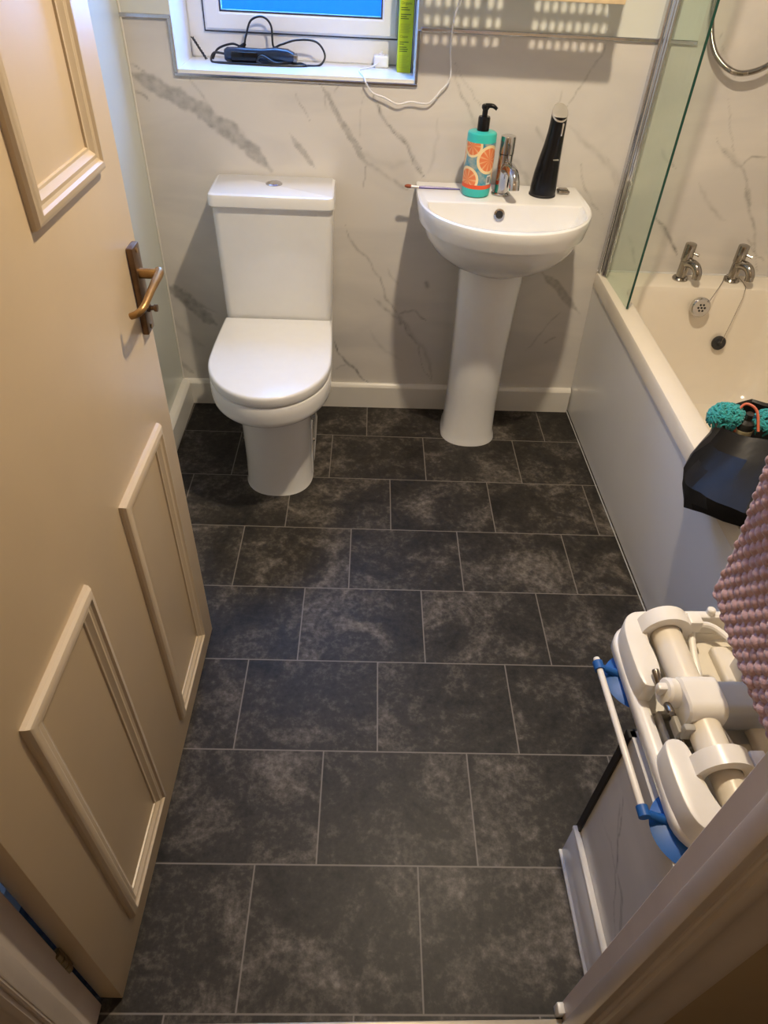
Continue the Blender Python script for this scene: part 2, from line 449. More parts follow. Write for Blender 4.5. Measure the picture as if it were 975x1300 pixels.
# wall positions (x, z in metres) of the printed veins, with half width and depth
VEINS = [([(-0.6437, 1.0503), (-0.5744, 1.0236), (-0.5086, 0.9922), (-0.4399, 0.9522), (-0.3649, 0.9071), (-0.3148, 0.8593), (-0.2652, 0.8119)], 0.02317, 0.6, 'band'),
 ([(-0.6293, 1.069), (-0.6046, 1.0555), (-0.5821, 1.04)], 0.00253, 0.5, 'line'),
 ([(-0.6321, 1.0026), (-0.6115, 0.9977), (-0.5951, 0.9812)], 0.00259, 0.55, 'line'),
 ([(-0.462, 0.9514), (-0.4409, 0.9443), (-0.4144, 0.9254)], 0.00288, 0.5, 'line'),
 ([(-0.473, 1.0424), (-0.4538, 1.0115), (-0.4238, 0.9744)], 0.00216, 0.35, 'line'),
 ([(-0.4525, 0.9732), (-0.412, 0.9454)], 0.01107, 0.3, 'soft'),
 ([(-0.5136, 1.1693), (-0.5167, 1.1265)], 0.00206, 0.3, 'line'),
 ([(-0.2065, 0.9131), (-0.1698, 0.8648), (-0.1362, 0.8254)], 0.00805, 0.5, 'band'),
 ([(-0.188, 1.0238), (-0.1741, 0.9879), (-0.1488, 0.9496)], 0.00221, 0.45, 'line'),
 ([(-0.1157, 1.0398), (-0.0964, 1.016), (-0.0658, 0.9628), (-0.0317, 0.9096), (-0.0011, 0.8627), (0.0179, 0.8463)], 0.00821, 0.5, 'band'),
 ([(-0.12, 1.0415), (-0.0943, 1.0122), (-0.0613, 0.959), (-0.0202, 0.908), (0.0083, 0.8588)], 0.00246, 0.8, 'line'),
 ([(-0.103, 1.0157), (-0.1013, 0.9771)], 0.00222, 0.5, 'line'),
 ([(-0.0788, 1.0205), (-0.0657, 1.0399)], 0.00174, 0.4, 'line'),
 ([(-0.0154, 0.8895), (0.0156, 0.8462), (0.0537, 0.8282), (0.1123, 0.7907), (0.1495, 0.7718)], 0.00517, 0.4, 'line'),
 ([(0.0148, 0.8419), (0.0143, 0.8048), (0.0103, 0.7712)], 0.00213, 0.5, 'line'),
 ([(-0.0083, 0.8793), (0.0389, 0.8493), (0.098, 0.8364), (0.1439, 0.8532)], 0.0094, 0.16, 'soft'),
 ([(0.0241, 1.0302), (0.0501, 0.983), (0.081, 0.9444), (0.134, 0.8973), (0.1584, 0.8473), (0.2029, 0.794)], 0.003, 0.8, 'line'),
 ([(0.081, 0.9444), (0.1314, 0.9013), (0.1581, 0.8516), (0.1848, 0.8112)], 0.0082, 0.35, 'band'),
 ([(0.0289, 1.0171), (0.0453, 0.9926)], 0.00445, 0.6, 'line'),
 ([(-0.0004, 1.0462), (-0.0034, 0.9809), (-0.0043, 0.9106)], 0.00156, 0.25, 'line'),
 ([(0.2172, 0.9697), (0.215, 0.8708), (0.1938, 0.8181)], 0.00467, 0.18, 'soft'),
 ([(-0.0465, 0.6642), (-0.0313, 0.6208), (0.0227, 0.5673), (0.0714, 0.4983), (0.0931, 0.4196), (0.145, 0.3557), (0.2182, 0.2562), (0.2763, 0.1104)], 0.0032, 0.55, 'line'),
 ([(0.1362, 0.367), (0.1964, 0.2861), (0.2757, 0.1171)], 0.00668, 0.35, 'soft'),
 ([(0.053, 0.4239), (0.0918, 0.3885), (0.1369, 0.3554)], 0.00485, 0.45, 'line'),
 ([(0.1308, 0.3668), (0.1919, 0.3861), (0.2356, 0.3499)], 0.00406, 0.6, 'line'),
 ([(0.142, 0.3614), (0.1464, 0.3323)], 0.00823, 0.6, 'soft'),
 ([(-0.0835, 0.2709), (-0.0726, 0.2221), (-0.0386, 0.179), (-0.007, 0.1543), (0.0404, 0.0998)], 0.00455, 0.85, 'line'),
 ([(-0.0814, 0.1454), (-0.0357, 0.1727)], 0.00256, 0.4, 'line'),
 ([(0.043, 0.3081), (0.0723, 0.2607), (0.0989, 0.2276), (0.166, 0.1918)], 0.0062, 0.2, 'soft'),
 ([(0.0908, 0.5308), (0.1355, 0.4735)], 0.00263, 0.3, 'line'),
 ([(0.2214, 0.4873), (0.2309, 0.4686)], 0.00662, 0.5, 'soft'),
 ([(-0.632, 0.4473), (-0.5842, 0.4052), (-0.5434, 0.3588), (-0.488, 0.3114)], 0.02123, 0.6, 'band'),
 ([(-0.5944, 0.4405), (-0.5437, 0.3954), (-0.4704, 0.3469)], 0.00315, 0.4, 'line'),
 ([(-0.6444, 0.3411), (-0.6079, 0.2839), (-0.5397, 0.2257)], 0.01082, 0.25, 'soft'),
 ([(-0.637, 0.1665), (-0.5938, 0.1164)], 0.00851, 0.35, 'band'),
 ([(0.6615, 1.1792), (0.6474, 1.1343), (0.6189, 1.0818), (0.5969, 1.0431), (0.5757, 1.0073)], 0.00221, 0.55, 'line'),
 ([(0.6372, 1.1231), (0.6322, 1.1083)], 0.00395, 0.7, 'line'),
 ([(0.5542, 1.0643), (0.5563, 1.0027)], 0.00204, 0.35, 'line'),
 ([(0.2518, 1.1041), (0.2757, 1.0305), (0.3164, 0.9736), (0.3317, 0.9439)], 0.00295, 0.5, 'line'),
 ([(0.2567, 1.0988), (0.3142, 1.0244), (0.3402, 0.9982)], 0.00178, 0.35, 'line'),
 ([(0.3164, 0.9736), (0.3354, 0.9339)], 0.00919, 0.3, 'soft'),
 ([(0.4881, 0.8291), (0.5194, 0.79)], 0.00486, 0.35, 'soft'),
 ([(0.4467, 0.8753), (0.4758, 0.844), (0.5096, 0.8166)], 0.00714, 0.3, 'soft'),
 ([(0.501, 0.9606), (0.532, 0.9207)], 0.00466, 0.25, 'soft'),
 ([(0.5991, 0.9644), (0.6421, 0.9291), (0.7032, 0.8914), (0.7559, 0.8545), (0.7763, 0.8062)], 0.0071, 0.25, 'soft'),
 ([(0.6476, 0.8764), (0.678, 0.8094), (0.7648, 0.7103)], 0.00243, 0.4, 'line'),
 ([(0.7284, 0.8859), (0.7847, 0.8111)], 0.00732, 0.25, 'soft'),
 ([(0.6048, 0.5327), (0.6611, 0.4915), (0.6961, 0.454), (0.7646, 0.3937)], 0.01217, 0.55, 'band'),
 ([(0.6174, 0.5224), (0.683, 0.4647), (0.7571, 0.4021)], 0.00323, 0.6, 'line'),
 ([(0.6018, 0.2468), (0.6518, 0.325), (0.6977, 0.3972)], 0.00336, 0.35, 'line'),
 ([(0.6615, 0.2767), (0.7015, 0.3025)], 0.00339, 0.5, 'line'),
 ([(0.914, 0.7253), (0.9647, 0.6932), (1.0036, 0.645), (1.0393, 0.6003)], 0.00414, 0.9, 'line'),
 ([(0.9285, 0.7114), (0.9187, 0.7585)], 0.00249, 0.4, 'line'),
 ([(0.9498, 0.7), (0.9869, 0.6645)], 0.0072, 0.4, 'soft'),
 ([(1.0368, 0.9566), (1.0871, 0.9059), (1.1425, 0.8755), (1.1972, 0.8012), (1.2342, 0.7296), (1.273, 0.6546), (1.3256, 0.5603)], 0.00373, 0.5, 'line'),
 ([(1.068, 0.9243), (1.1425, 0.8755)], 0.0097, 0.3, 'soft'),
 ([(1.1425, 0.8755), (1.1621, 0.9044), (1.2199, 0.9045)], 0.00289, 0.55, 'line'),
 ([(1.0319, 1.0543), (1.0786, 0.9582), (1.1109, 0.9003)], 0.00212, 0.35, 'line'),
 ([(1.0284, 0.8291), (1.0908, 0.7601), (1.1601, 0.7173)], 0.00552, 0.25, 'soft'),
 ([(1.2402, 0.671), (1.3376, 0.5951)], 0.00266, 0.5, 'line'),
 ([(0.8598, 0.6599), (0.8856, 0.6155), (0.9061, 0.5722)], 0.0039, 0.4, 'line'),
 ([(0.8866, 0.9132), (0.9459, 0.8637)], 0.00362, 0.35, 'line'),
 ([(0.9579, 1.1947), (1.0031, 1.134), (1.046, 1.0987)], 0.00221, 0.3, 'line'),
 ([(1.1795, 0.8143), (1.2172, 0.7647)], 0.00554, 0.5, 'soft')]
STUB_VEINS = [([(0.517, 0.3663), (0.4711, 0.2963), (0.4337, 0.2391), (0.3606, 0.1649)], 0.00222, 0.75, 'line'), ([(0.5215, 0.2408), (0.474, 0.2553), (0.4324, 0.2426)], 0.00188, 0.35, 'line'), ([(0.4281, 0.2478), (0.3944, 0.2417), (0.3553, 0.1833)], 0.00455, 0.45, 'band'), ([(0.5038, 0.3389), (0.4739, 0.2896)], 0.00322, 0.5, 'line')]

def grid_lines(a, b, step, extra=()):
    n = max(1, round((b-a)/step)); v = set(round(a+(b-a)*i/n, 5) for i in range(n+1))
    ex = [round(e, 5) for e in extra if a <= e <= b]
    v = {q for q in v if all(abs(q-e) > step*.4 for e in ex)} | set(ex) | {round(a, 5), round(b, 5)}
    return sorted(v)

def wall_back():
    XE = .90
    xs = grid_lines(XL, XR, .0045, (WX0, WX1, XE)); zs = grid_lines(0, ZM, .0045, (WZ0,)) 
    zs2 = grid_lines(ZM, ZC, .0095, (WZ1,))[1:]
    zall = zs+zs2
    nx, nz = len(xs), len(zall)
    me = bpy.data.meshes.new('wall_back')
    X, Z = np.meshgrid(xs, zall)
    co = np.stack([X.ravel(), np.full(X.size, YB), Z.ravel()], 1)
    faces = []; mats = []
    for j in range(nz-1):
        zc = (zall[j]+zall[j+1])/2
        for i in range(nx-1):
            xc = (xs[i]+xs[i+1])/2
            if WX0 < xc < WX1 and WZ0 < zc < WZ1: continue
            faces.append((j*nx+i, j*nx+i+1, (j+1)*nx+i+1, (j+1)*nx+i))
            mats.append(0 if (zc < ZM or xc > XE) else 1)
    me.from_pydata(co.tolist(), [], faces)
    me.materials.append(M['marble']); me.materials.append(M['upper_paint'])
    me.polygons.foreach_set('material_index', mats)
    at = me.attributes.new('vein', 'FLOAT', 'POINT')
    at.data.foreach_set('value', paint_veins(co[:, [0, 2]], VEINS))
    o = bpy.data.objects.new('wall_back', me); COL.objects.link(o)
    return struct(o)
wall_back()

# ------------------------------------------------------------------ shell
b = MB(); b.box((-1.3, -1.28, -.05), (XR+.1, YB+.1, 0)); struct(b.build('floor', M['floor'], smooth=0))
b = MB(); b.box((-1.3, -1.2, ZC), (XR+.1, YB+.3, ZC+.05)); struct(b.build('ceiling', M['ceiling'], smooth=0))
b = MB(); b.box((XL-.08, YF-.02, 0), (XL, YB+.05, ZC)); struct(b.build('wall_left', M['left_paint'], smooth=0))
b = MB(); b.box((XR, YF-.02, 0), (XR+.08, YB+.05, ZC)); struct(b.build('wall_right', M['marble'], smooth=0))
JL, JR, ZD = -.415, .374, 2.02
b = MB()
b.box((XL-.6, YH, 0), (JL-.03, YF, ZC)); b.box((JR+.03, YH, 0), (XR+.08, YF, ZC)); b.box((JL-.03, YH, ZD), (JR+.03, YF, ZC))
struct(b.build('wall_front', M['hall_paint'], smooth=0))
# hallway the photographer stands in
b = MB(); b.box((-1.3, -1.2, 0), (-1.22, YH, ZC)); struct(b.build('wall_hall_left', M['hall_paint'], smooth=0))
b = MB(); b.box((1.22, -1.2, 0), (1.3, YH, ZC)); struct(b.build('wall_hall_right', M['hall_paint'], smooth=0))
b = MB(); b.box((-1.3, -1.28, 0), (1.3, -1.2, ZC)); struct(b.build('wall_hall_back', M['hall_paint'], smooth=0))

# door lining, stops and hall architraves
def jamb(x, s, name, sp=.012):
    b = MB()
    b.box((x, YH-.004, 0), (x+s*.0299, YF+(.003 if s > 0 else .0115), ZD), .002, 1)                       # lining
    b.box((x-s*sp, YH+.0, 0), (x+s*.01, YH+.027, ZD), .003, 2)                  # stop
    return struct(b.build(name, M['frame_paint']))
jamb(JR, 1, 'trim_1'); jamb(JL, -1, 'trim_2', .002)
def architrave(x, s, name):
    b = MB()
    # moulded profile (across, out) swept straight up
    pr = [(0, 0), (0, .010), (.006, .014), (.014, .014), (.020, .010), (.032, .010), (.044, .016), (.056, .022), (.064, .022), (.068, .016), (.068, 0)]
    lo = [(x+s*(.006+w), YH-h, 0) for w, h in pr]; hi = [(x+s*(.006+w), YH-h, ZD+.02) for w, h in pr]
    b.loft([lo, hi]); return struct(b.build(name, M['frame_paint']))
architrave(JR, 1, 'trim_3'); architrave(JL, -1, 'trim_4')
b = MB(); b.box((JL, YH-.03, 0), (JR, .284, .006), .0025, 2); struct(b.build('trim_5', M['threshold']))
b = MB(); b.box((JR-.012, .286, 0), (JR, .303, .03), .002, 2); struct(b.build('trim_6', M['paint_white']))

# skirting boards
def skirt(p0, p1, nrm, h, name, t=.02):
    """profile: flat board with an eased top edge"""
    b = MB(); n = Vector(nrm)
    pr = [(0, 0), (t, 0), (t, h-.012), (t-.004, h-.004), (t-.009, h), (0, h)]
    b.loft([[Vector(p)+n*a+Vector((0, 0, z)) for a, z in pr] for p in (p0, p1)])
    return struct(b.build(name, M['paint_white'], smooth=25))
skirt((XL, YB, 0), (.80, YB, 0), (0, -1, 0), .097, 'baseboard_back', .016)
skirt((XL, .33, 0), (XL, YB-.016, 0), (1, 0, 0), .097, 'baseboard_left', .028)

# chrome edging of the cladding and of the window recess
b = MB(); b.box((XL, YB-.007, ZM-.004), (WX0, YB, ZM+.006), .002, 1); struct(b.build('trim_7', M['alu']))
b = MB(); b.box((WX1+.009, YB-.007, ZM-.004), (.90, YB, ZM+.006), .002, 1); struct(b.build('trim_8', M['alu']))
b = MB(); b.box((WX0-.011, YB-.006, WZ0-.009), (WX1+.009, YB+.002, WZ0), .002, 1); struct(b.build('trim_9', M['alu']))
b = MB(); b.box((WX0-.011, YB-.006, WZ0), (WX0, YB+.002, ZM), .002, 1); struct(b.build('trim_10', M['alu']))
b = MB(); b.box((WX1, YB-.006, WZ0), (WX1+.009, YB+.002, ZM), .002, 1); struct(b.build('trim_11', M['alu']))
b = MB(); b.lathe([(.003, 0), (.003, ZC)], (XL+.0025, YB-.0025, 0), n=10); struct(b.build('trim_12', M['paint_white']))

# ------------------------------------------------------------------ window
WY = 2.40
win = bpy.data.objects.new('window_1', None); COL.objects.link(win)
win.location = ((WX0+WX1)/2, WY, WZ0); win.matrix_basis = Matrix.Translation(win.location); struct(win)
b = MB(); t = .04
b.box((WX0-t, YB+.001, WZ0-t), (WX0, WY+.05, WZ1+t)); b.box((WX1, YB+.001, WZ0-t), (WX1+t, WY+.05, WZ1+t)); b.box((WX0, YB+.001, WZ1), (WX1, WY+.05, WZ1+t))
b.build('reveal', M['sill'], win, smooth=0)
b = MB(); b.box((WX0, YB+.0005, WZ0-.04), (WX1, WY+.05, WZ0+.008)); b.build('sill', M['sill'], win)
def frame4(b, x0, x1, z0, z1, w, y0, y1, bev=.004):
    """mitred rectangular frame: one closed profile swept round the opening"""
    def q(d, y): return [(x0+d, y, z0+d), (x1-d, y, z0+d), (x1-d, y, z1-d), (x0+d, y, z1-d)]
    prof = [(0, y1), (0, y0+bev), (bev, y0), (w-bev, y0), (w, y0+bev), (w, y1)]
    rs = [q(d, y) for d, y in prof]; b.loft(rs+[rs[0]], False, False)
b = MB(); frame4(b, WX0, WX1, WZ0+.008, WZ1, .068, WY, WY+.05); b.build('window_frame', M['upvc'], win)
b = MB(); frame4(b, -.457, .102, 1.124, WZ1-.045, .006, WY-.006, WY+.01, .001); b.build('gasket', M['gasket'], win)
b = MB(); frame4(b, -.453, .098, 1.128, WZ1-.05, .046, WY-.014, WY+.03, .006); b.build('sash', M['upvc'], win)
b = MB(); frame4(b, -.409, .054, 1.172, WZ1-.094, .005, WY-.010, WY+.01, .001); b.build('glazing_seal', M['gasket'], win)
b = MB(); b.box((-.408, WY-.003, 1.173), (.053, WY+.003, WZ1-.095)); b.build('pane', M['pane'], win, smooth=0)

# ------------------------------------------------------------------ boxed-in pipe wall beside the door
SX, SY, SZ = .443, .565, .458
def stub():
    ys = grid_lines(YF, SY, .0045); zs = grid_lines(0, SZ, .0045)
    Yg, Zg = np.meshgrid(ys, zs); co = np.stack([np.full(Yg.size, SX), Yg.ravel(), Zg.ravel()], 1)
    ny = len(ys); faces = [(j*ny+i, (j+1)*ny+i, (j+1)*ny+i+1, j*ny+i+1) for j in range(len(zs)-1) for i in range(ny-1)]
    k = len(co); pts = co.tolist()
    # top, far end, and the return beside the end of the bath
    def boxf(a, b):
        nonlocal pts, faces
        k = len(pts); x0, y0, z0 = a; x1, y1, z1 = b
        pts += [(x0, y0, z0), (x1, y0, z0), (x1, y1, z0), (x0, y1, z0), (x0, y0, z1), (x1, y0, z1), (x1, y1, z1), (x0, y1, z1)]
        faces += [tuple(k+i for i in f) for f in ((0, 3, 2, 1), (4, 5, 6, 7), (0, 1, 5, 4), (1, 2, 6, 5), (2, 3, 7, 6), (3, 0, 4, 7))]
    boxf((SX+.0006, YF, 0), (XR, SY, SZ)); boxf((.62, SY, 0), (XR, .695, SZ))
    me = bpy.data.meshes.new('wall_stub'); me.from_pydata(pts, [], faces); me.materials.append(M['marble'])
    at = me.attributes.new('vein', 'FLOAT', 'POINT'); v = np.zeros(len(pts)); v[:k] = paint_veins(co[:, [1, 2]], STUB_VEINS)
    at.data.foreach_set('value', v)
    o = bpy.data.objects.new('wall_stub', me); COL.objects.link(o); struct(o)
stub()
b = MB(); b.box((SX-.004, SY-.012, .0), (SX+.01, SY+.004, SZ), .001, 1); struct(b.build('trim_13', M['black_gap']))
b = MB(); b.box((SX-.010, YF, 0), (SX-.001, SY, .112), .002, 2); struct(b.build('baseboard_stub', M['panel_white']))
b = MB(); b.box((SX-.012, YF, .106), (SX, SY+.001, .115), .002, 2); struct(b.build('trim_14', M['paint_white']))
b = MB(); b.box((SX-.016, YF, 0), (SX-.008, SY+.001, .006), .002, 2); struct(b.build('trim_15', M['sealant']))

# ------------------------------------------------------------------ door
A = Vector((-.380, .321, 0)); T = Vector((.0239, .9997, 0)).normalized(); N = Vector((T.y, -T.x, 0))
def dw(u, v, z): return A+T*u+N*v+Vector((0, 0, z))
door = bpy.data.objects.new('door_1', None); COL.objects.link(door)
ang = math.atan2(T.y, T.x); door.location = A; door.rotation_euler = (0, 0, ang)
door.matrix_basis = Matrix.Translation(A) @ Matrix.Rotation(ang, 4, 'Z')
struct(door, 'open cream painted panelled door with bronze lever handle, left of the toilet', 'door')
def dbox(b, u0, u1, v0, v1, z0, z1, bev=0):
    g = MB(); g.box((0, 0, 0), (1, 1, 1)); g.bm.free()
    rot = Matrix.Rotation(ang, 3, 'Z')
    c = dw((u0+u1)/2, (v0+v1)/2, (z0+z1)/2)
    b.box((c.x-(u1-u0)/2, c.y-abs(v1-v0)/2, c.z-(z1-z0)/2), (c.x+(u1-u0)/2, c.y+abs(v1-v0)/2, c.z+(z1-z0)/2), bev, 2, rot, c)
b = MB(); dbox(b, 0, .796, -.039, 0, .007, 1.985, .0015); b.build('door_leaf', M['door_paint'], door)
def moulding(u0, u1, z0, z1):
    pr = [(0, 0), (.001, .006), (.004, .010), (.009, .012), (.014, .0125), (.017, .009), (.021, .0075), (.026, .0085), (.029, .006), (.033, .0035), (.036, .003), (.037, 0)]
    b = MB(); rings = []
    for w, h in pr:
        rings.append([dw(u0+w, h, z0+w), dw(u1-w, h, z0+w), dw(u1-w, h, z1-w), dw(u0+w, h, z1-w)])
    b.loft(rings, False, False); b.build('panel_moulding', M['door_mould'], door, smooth=20)
moulding(.098, .322, .084, .700); moulding(.482, .716, .088, .700)
moulding(.098, .322, 1.127, 1.85); moulding(.468, .712, 1.127, 1.85)
b = MB(); dbox(b, .742, .777, 0, .011, .860, 1.005, .002); hp = b.build('handle_plate', M['bronze'], door)
b = MB(); 
b.tube([dw(.757, .009, .961), dw(.757, .038, .961)], .0082, 16, 1)
b.tube([dw(.765, .0385, .962), dw(.755, .041, .961), dw(.71, .0405, .956), dw(.670, .038, .947), dw(.657, .031, .941), dw(.656, .019, .936)], [.0078, .0076, .0060, .0055, .0056, .0052], 14, 6)
b.build('lever', M['brass_lever'], door)
b = MB(); b.lathe([(.007, 0), (.007, .006), (.004, .007), (.004, .012), (.006, .013), (.006, .018), (0, .0185)], dw(.758, .010, .902), N, 16); b.build('privacy_turn', M['bronze'], hp)
for z in (.868, .997):
    b = MB(); b.lathe([(.004, 0), (.004, .0012), (0, .0016)], dw(.7595, .011, z), N, 12); b.build('screw', M['brass_lever'], hp)
for z in (.24, 1.05, 1.75):
    b = MB()
    for k in range(3):
        b.lathe([(.0055, 0), (.0065, .001), (.0065, .023), (.0055, .024)], (-.4175, .3135, z-.038+k*.0255), n=12)
    b.box((-.4185, .309, z-.038), (-.4135, .321, z+.038)); b.build('hinge', M['hinge'], door)

# ------------------------------------------------------------------ toilet
toi = thing('toilet', 'white close-coupled toilet with closed D-shaped lid, left of the washbasin', 'toilet', (-.248, 1.95, 0))
cx = -.249
b = MB()
foot = lambda hw, yf, z, yb=2.11: dring(cx+.003, hw*.96, hw, yb, yf+.115, yf, z, pw=2.3)
rim = lambda d, z, yf=1.539, yb=2.175: dring(cx, .160-d, .1735-d, yb, 1.75, yf+d, z)
b.loft([foot(.107, 1.655, 0), foot(.104, 1.659, .012), foot(.103, 1.660, .10), foot(.106, 1.657, .25), foot(.110, 1.652, .295),
        foot(.114, 1.645, .318), rim(.034, .330, yb=2.14), rim(.014, .334), rim(.006, .338), rim(.002, .344), rim(.0005, .354), rim(0, .370), rim(0, .398), rim(.002, .401), rim(.005, .4025)])
b.build('pan', M['ceramic'], toi, smooth=38)
b = MB()
lid = lambda d, z: dring(cx, .166-d, .1745-d, 2.002-d, 1.755, 1.537+d, z)
b.loft([lid(.006, .4045), lid(.002, .406), lid(.0005, .410), lid(0, .428), lid(.0012, .4325), lid(.004, .4355), lid(.008, .4365)])
b.build('lid', M['seat_plastic'], toi, smooth=40)
b = MB()
def crr(d, x0, x1, y0, y1, r, z): return rrect(x0+d, x1-d, y0+d, y1-d, max(r-d, .002), z)
b.loft([crr(.004, -.414, -.083, 2.008, 2.188, .022, .40), crr(0, -.414, -.083, 2.007, 2.19, .022, .44), crr(0, -.419, -.078, 2.003, 2.19, .022, .768)])
b.build('cistern', M['ceramic'], toi, smooth=40)
b = MB()
b.loft([crr(.004, -.427, -.073, 1.992, 2.192, .02, .766), crr(0, -.427, -.073, 1.992, 2.192, .02, .770), crr(0, -.427, -.073, 1.992, 2.192, .02, .792), crr(.003, -.427, -.073, 1.992, 2.192, .02, .799), crr(.009, -.427, -.073, 1.992, 2.192, .02, .802)])
cl = b.build('cistern_lid', M['ceramic'], toi, smooth=40)
b = MB(); b.lathe([(.024, 0), (.024, .003), (.021, .005), (.019, .004), (.0185, .0045), (.010, .0055), (0, .0055)], (-.25, 2.105, .801), n=32)
b.build('button_ring', M['chrome'], cl)
b = MB(); b.box((-.2505, 2.088, .8055), (-.2495, 2.122, .8068)); b.build('button_split', M['steel'], cl)
for s in (-1, 1):
    b = MB(); b.lathe([(.008, 0), (.008, .004), (.005, .012), (0, .013)], (cx+.003+s*.102, 1.80, .12), (s, 0, 0), 14); b.build('fixing_cap', M['chrome'], toi)
    b = MB(); b.box((cx+.003+s*.101, 1.775, .0), (cx+.003+s*.108, 1.825, .18), .003); b.build('side_rib', M['ceramic'], toi)

# ------------------------------------------------------------------ washbasin on its pedestal
bas = thing('washbasin', 'white D-shaped washbasin on a full pedestal, right of the toilet', 'washbasin', (.41, 2.05, 0))
bx = .4115
b = MB()
def br(hwb, hw, yb, ym, yf, z, pw=2.15): return dring(bx, hwb, hw, yb, ym, yf, z, pw=pw)
b.loft([br(0.070, 0.075, 2.19, 2.10, 1.965, .604), br(0.100, 0.110, 2.19, 2.08, 1.930, .616), br(0.145, 0.160, 2.19, 2.06, 1.882, .641), br(0.182, 0.196, 2.19, 2.05, 1.838, .673), br(0.218, 0.220, 2.19, 2.05, 1.808, .708),
        br(.228, .230, 2.19, 2.05, 1.797, .738), br(.229, .231, 2.19, 2.05, 1.796, .742), br(0.238, 0.240, 2.19, 2.05, 1.783, .744), br(0.243, 0.245, 2.19, 2.05, 1.775, .770),
        br(0.245, 0.247, 2.19, 2.05, 1.771, .792), br(0.244, 0.246, 2.19, 2.05, 1.773, .798), br(0.240, 0.242, 2.187, 2.05, 1.778, .801),
        br(0.224, 0.226, 2.022, 1.99, 1.795, .800), br(0.219, 0.221, 2.016, 1.985, 1.801, .796), br(0.210, 0.212, 2.008, 1.98, 1.812, .765), br(0.180, 0.190, 1.995, 1.97, 1.835, .715), br(0.130, 0.140, 1.975, 1.95, 1.87, .685), br(0.050, 0.050, 1.94, 1.93, 1.90, .676)])
b.build('basin', M['ceramic'], bas, smooth=40)
b = MB()
def pr_(hw, yf, z): return dring(.4015, hw*.9, hw, 2.12, yf+.085, yf, z, pw=2.2)
b.loft([pr_(.096, 1.944, 0), pr_(.094, 1.947, .014), pr_(.089, 1.952, .03), pr_(.086, 1.954, .15), pr_(.087, 1.95, .35), pr_(.092, 1.942, .52), pr_(.097, 1.935, .62)])
b.build('pedestal', M['ceramic'], bas, smooth=50)
b = MB(); b.lathe([(.0155, 0), (.0155, .003), (.011, .004), (.0095, .002)], (.397, 2.0075, .772), (0, -1, .25), 24, cap=False); b.lathe([(.0095, .001), (0, .001)], (.397, 2.0075, .772), (0, -1, .25), 24, cap=False)
ov = b.build('overflow_ring', M['chrome'], bas)
b = MB(); b.lathe([(.0094, .0015), (.0094, .0018), (0, .0018)], (.397, 2.0075, .772), (0, -1, .25), 20); b.build('overflow_hole', M['black_gap'], ov)
b = MB(); b.lathe([(.03, 0), (.03, .003), (.022, .004), (.012, .006), (0, .006)], (bx, 1.92, .677), n=24); b.build('waste', M['chrome'], bas)

# basin mixer tap
tap = thing('mixer_tap', 'chrome mixer tap standing on the washbasin between bottle and black flosser', 'tap', (.409, 2.098, .801))
b = MB(); b.lathe([(.0275, 0), (.0275, .004), (.0245, .007), (.0205, .0075), (.0205, .1), (.0205, .1075)], (.409, 2.098, .801)); b.build('body', M['chrome'], tap)
b = MB(); b.lathe([(.0200, .1085), (.0215, .1095), (.0215, .150), (.0205, .153), (.016, .1545), (0, .1545)], (.409, 2.098, .801)); lv = b.build('lever', M['chrome'], tap)
b = MB(); b.box((.407, 2.055, .902), (.411, 2.08, .942), .0015); b.tube([(.409, 2.079, .938), (.410, 2.06, .935)], .004, 10, 1); b.build('lever_pin', M['chrome_dark'], lv)
b = MB(); b.tube([(.412, 2.09, .872), (.418, 2.062, .880), (.424, 2.035, .874), (.428, 2.018, .855), (.429, 2.012, .836)], [.017, .016, .015, .0145, .0145], 20, 8)
b.build('spout', M['chrome'], tap)

# soap bottle
bot = thing('soap_dispenser', 'teal pump bottle with orange slices on its sleeve, on the washbasin left of the tap', 'bottle', (.3335, 2.09, .801))
BX, BY, BZ, BR = .3335, 2.09, .801, .0405
b = MB(); b.lathe([(.036, 0), (.0395, .003), (BR, .008), (BR, .157), (.0392, .1615), (.036, .1635), (.028, .1648), (.018, .1655)], (BX, BY, BZ), n=48); b.build('bottle_body', M['teal'], bot)
def sleeve(name, z0, z1, m, r, a0=-PI, a1=PI, n=64):
    me = bpy.data.meshes.new(name); v = []; f = []; uvs = []
    for i in range(n+1):
        a = a0+(a1-a0)*i/n; d = -PI/2+a                  # a = 0 faces the door
        for z in (z0, z1):
            v.append((BX+r*math.cos(d)-bot.location.x, BY+r*math.sin(d)-bot.location.y, BZ+z-bot.location.z)); uvs.append((a*BR, z-z0))
    for i in range(n): f.append((2*i, 2*i+2, 2*i+3, 2*i+1))
    me.from_pydata(v, [], f); me.materials.append(m)
    ul = me.uv_layers.new(name='UVMap')
    for lp in me.loops: ul.data[lp.index].uv = uvs[lp.vertex_index]
    me.polygons.foreach_set('use_smooth', [True]*len(f))
    o = bpy.data.objects.new(name, me); COL.objects.link(o); o.parent = bot; return o
sleeve('label', .034, .141, M['citrus'], BR+.0004)
sleeve('label_band', .0235, .034, M['red_band'], BR+.0005)
sleeve('barcode_patch', .036, .060, M['barcode'], BR+.0008, .55, .95, 10)
for k in range(7):
    a = .60+k*.045; b = MB()
    d = -PI/2+a; c = Vector((BX+(BR+.0010)*math.cos(d), BY+(BR+.0010)*math.sin(d), 0)); tv = Vector((-math.sin(d), math.cos(d), 0)); w = .0003+.0003*(k % 3)
    b.loft([[c-tv*w+Vector((0, 0, BZ+.040)), c+tv*w+Vector((0, 0, BZ+.040))], [c-tv*w+Vector((0, 0, BZ+.056)), c+tv*w+Vector((0, 0, BZ+.056))]], False, False, False)
    b.build('barcode_bar', M['black_matte'], bot, smooth=0)
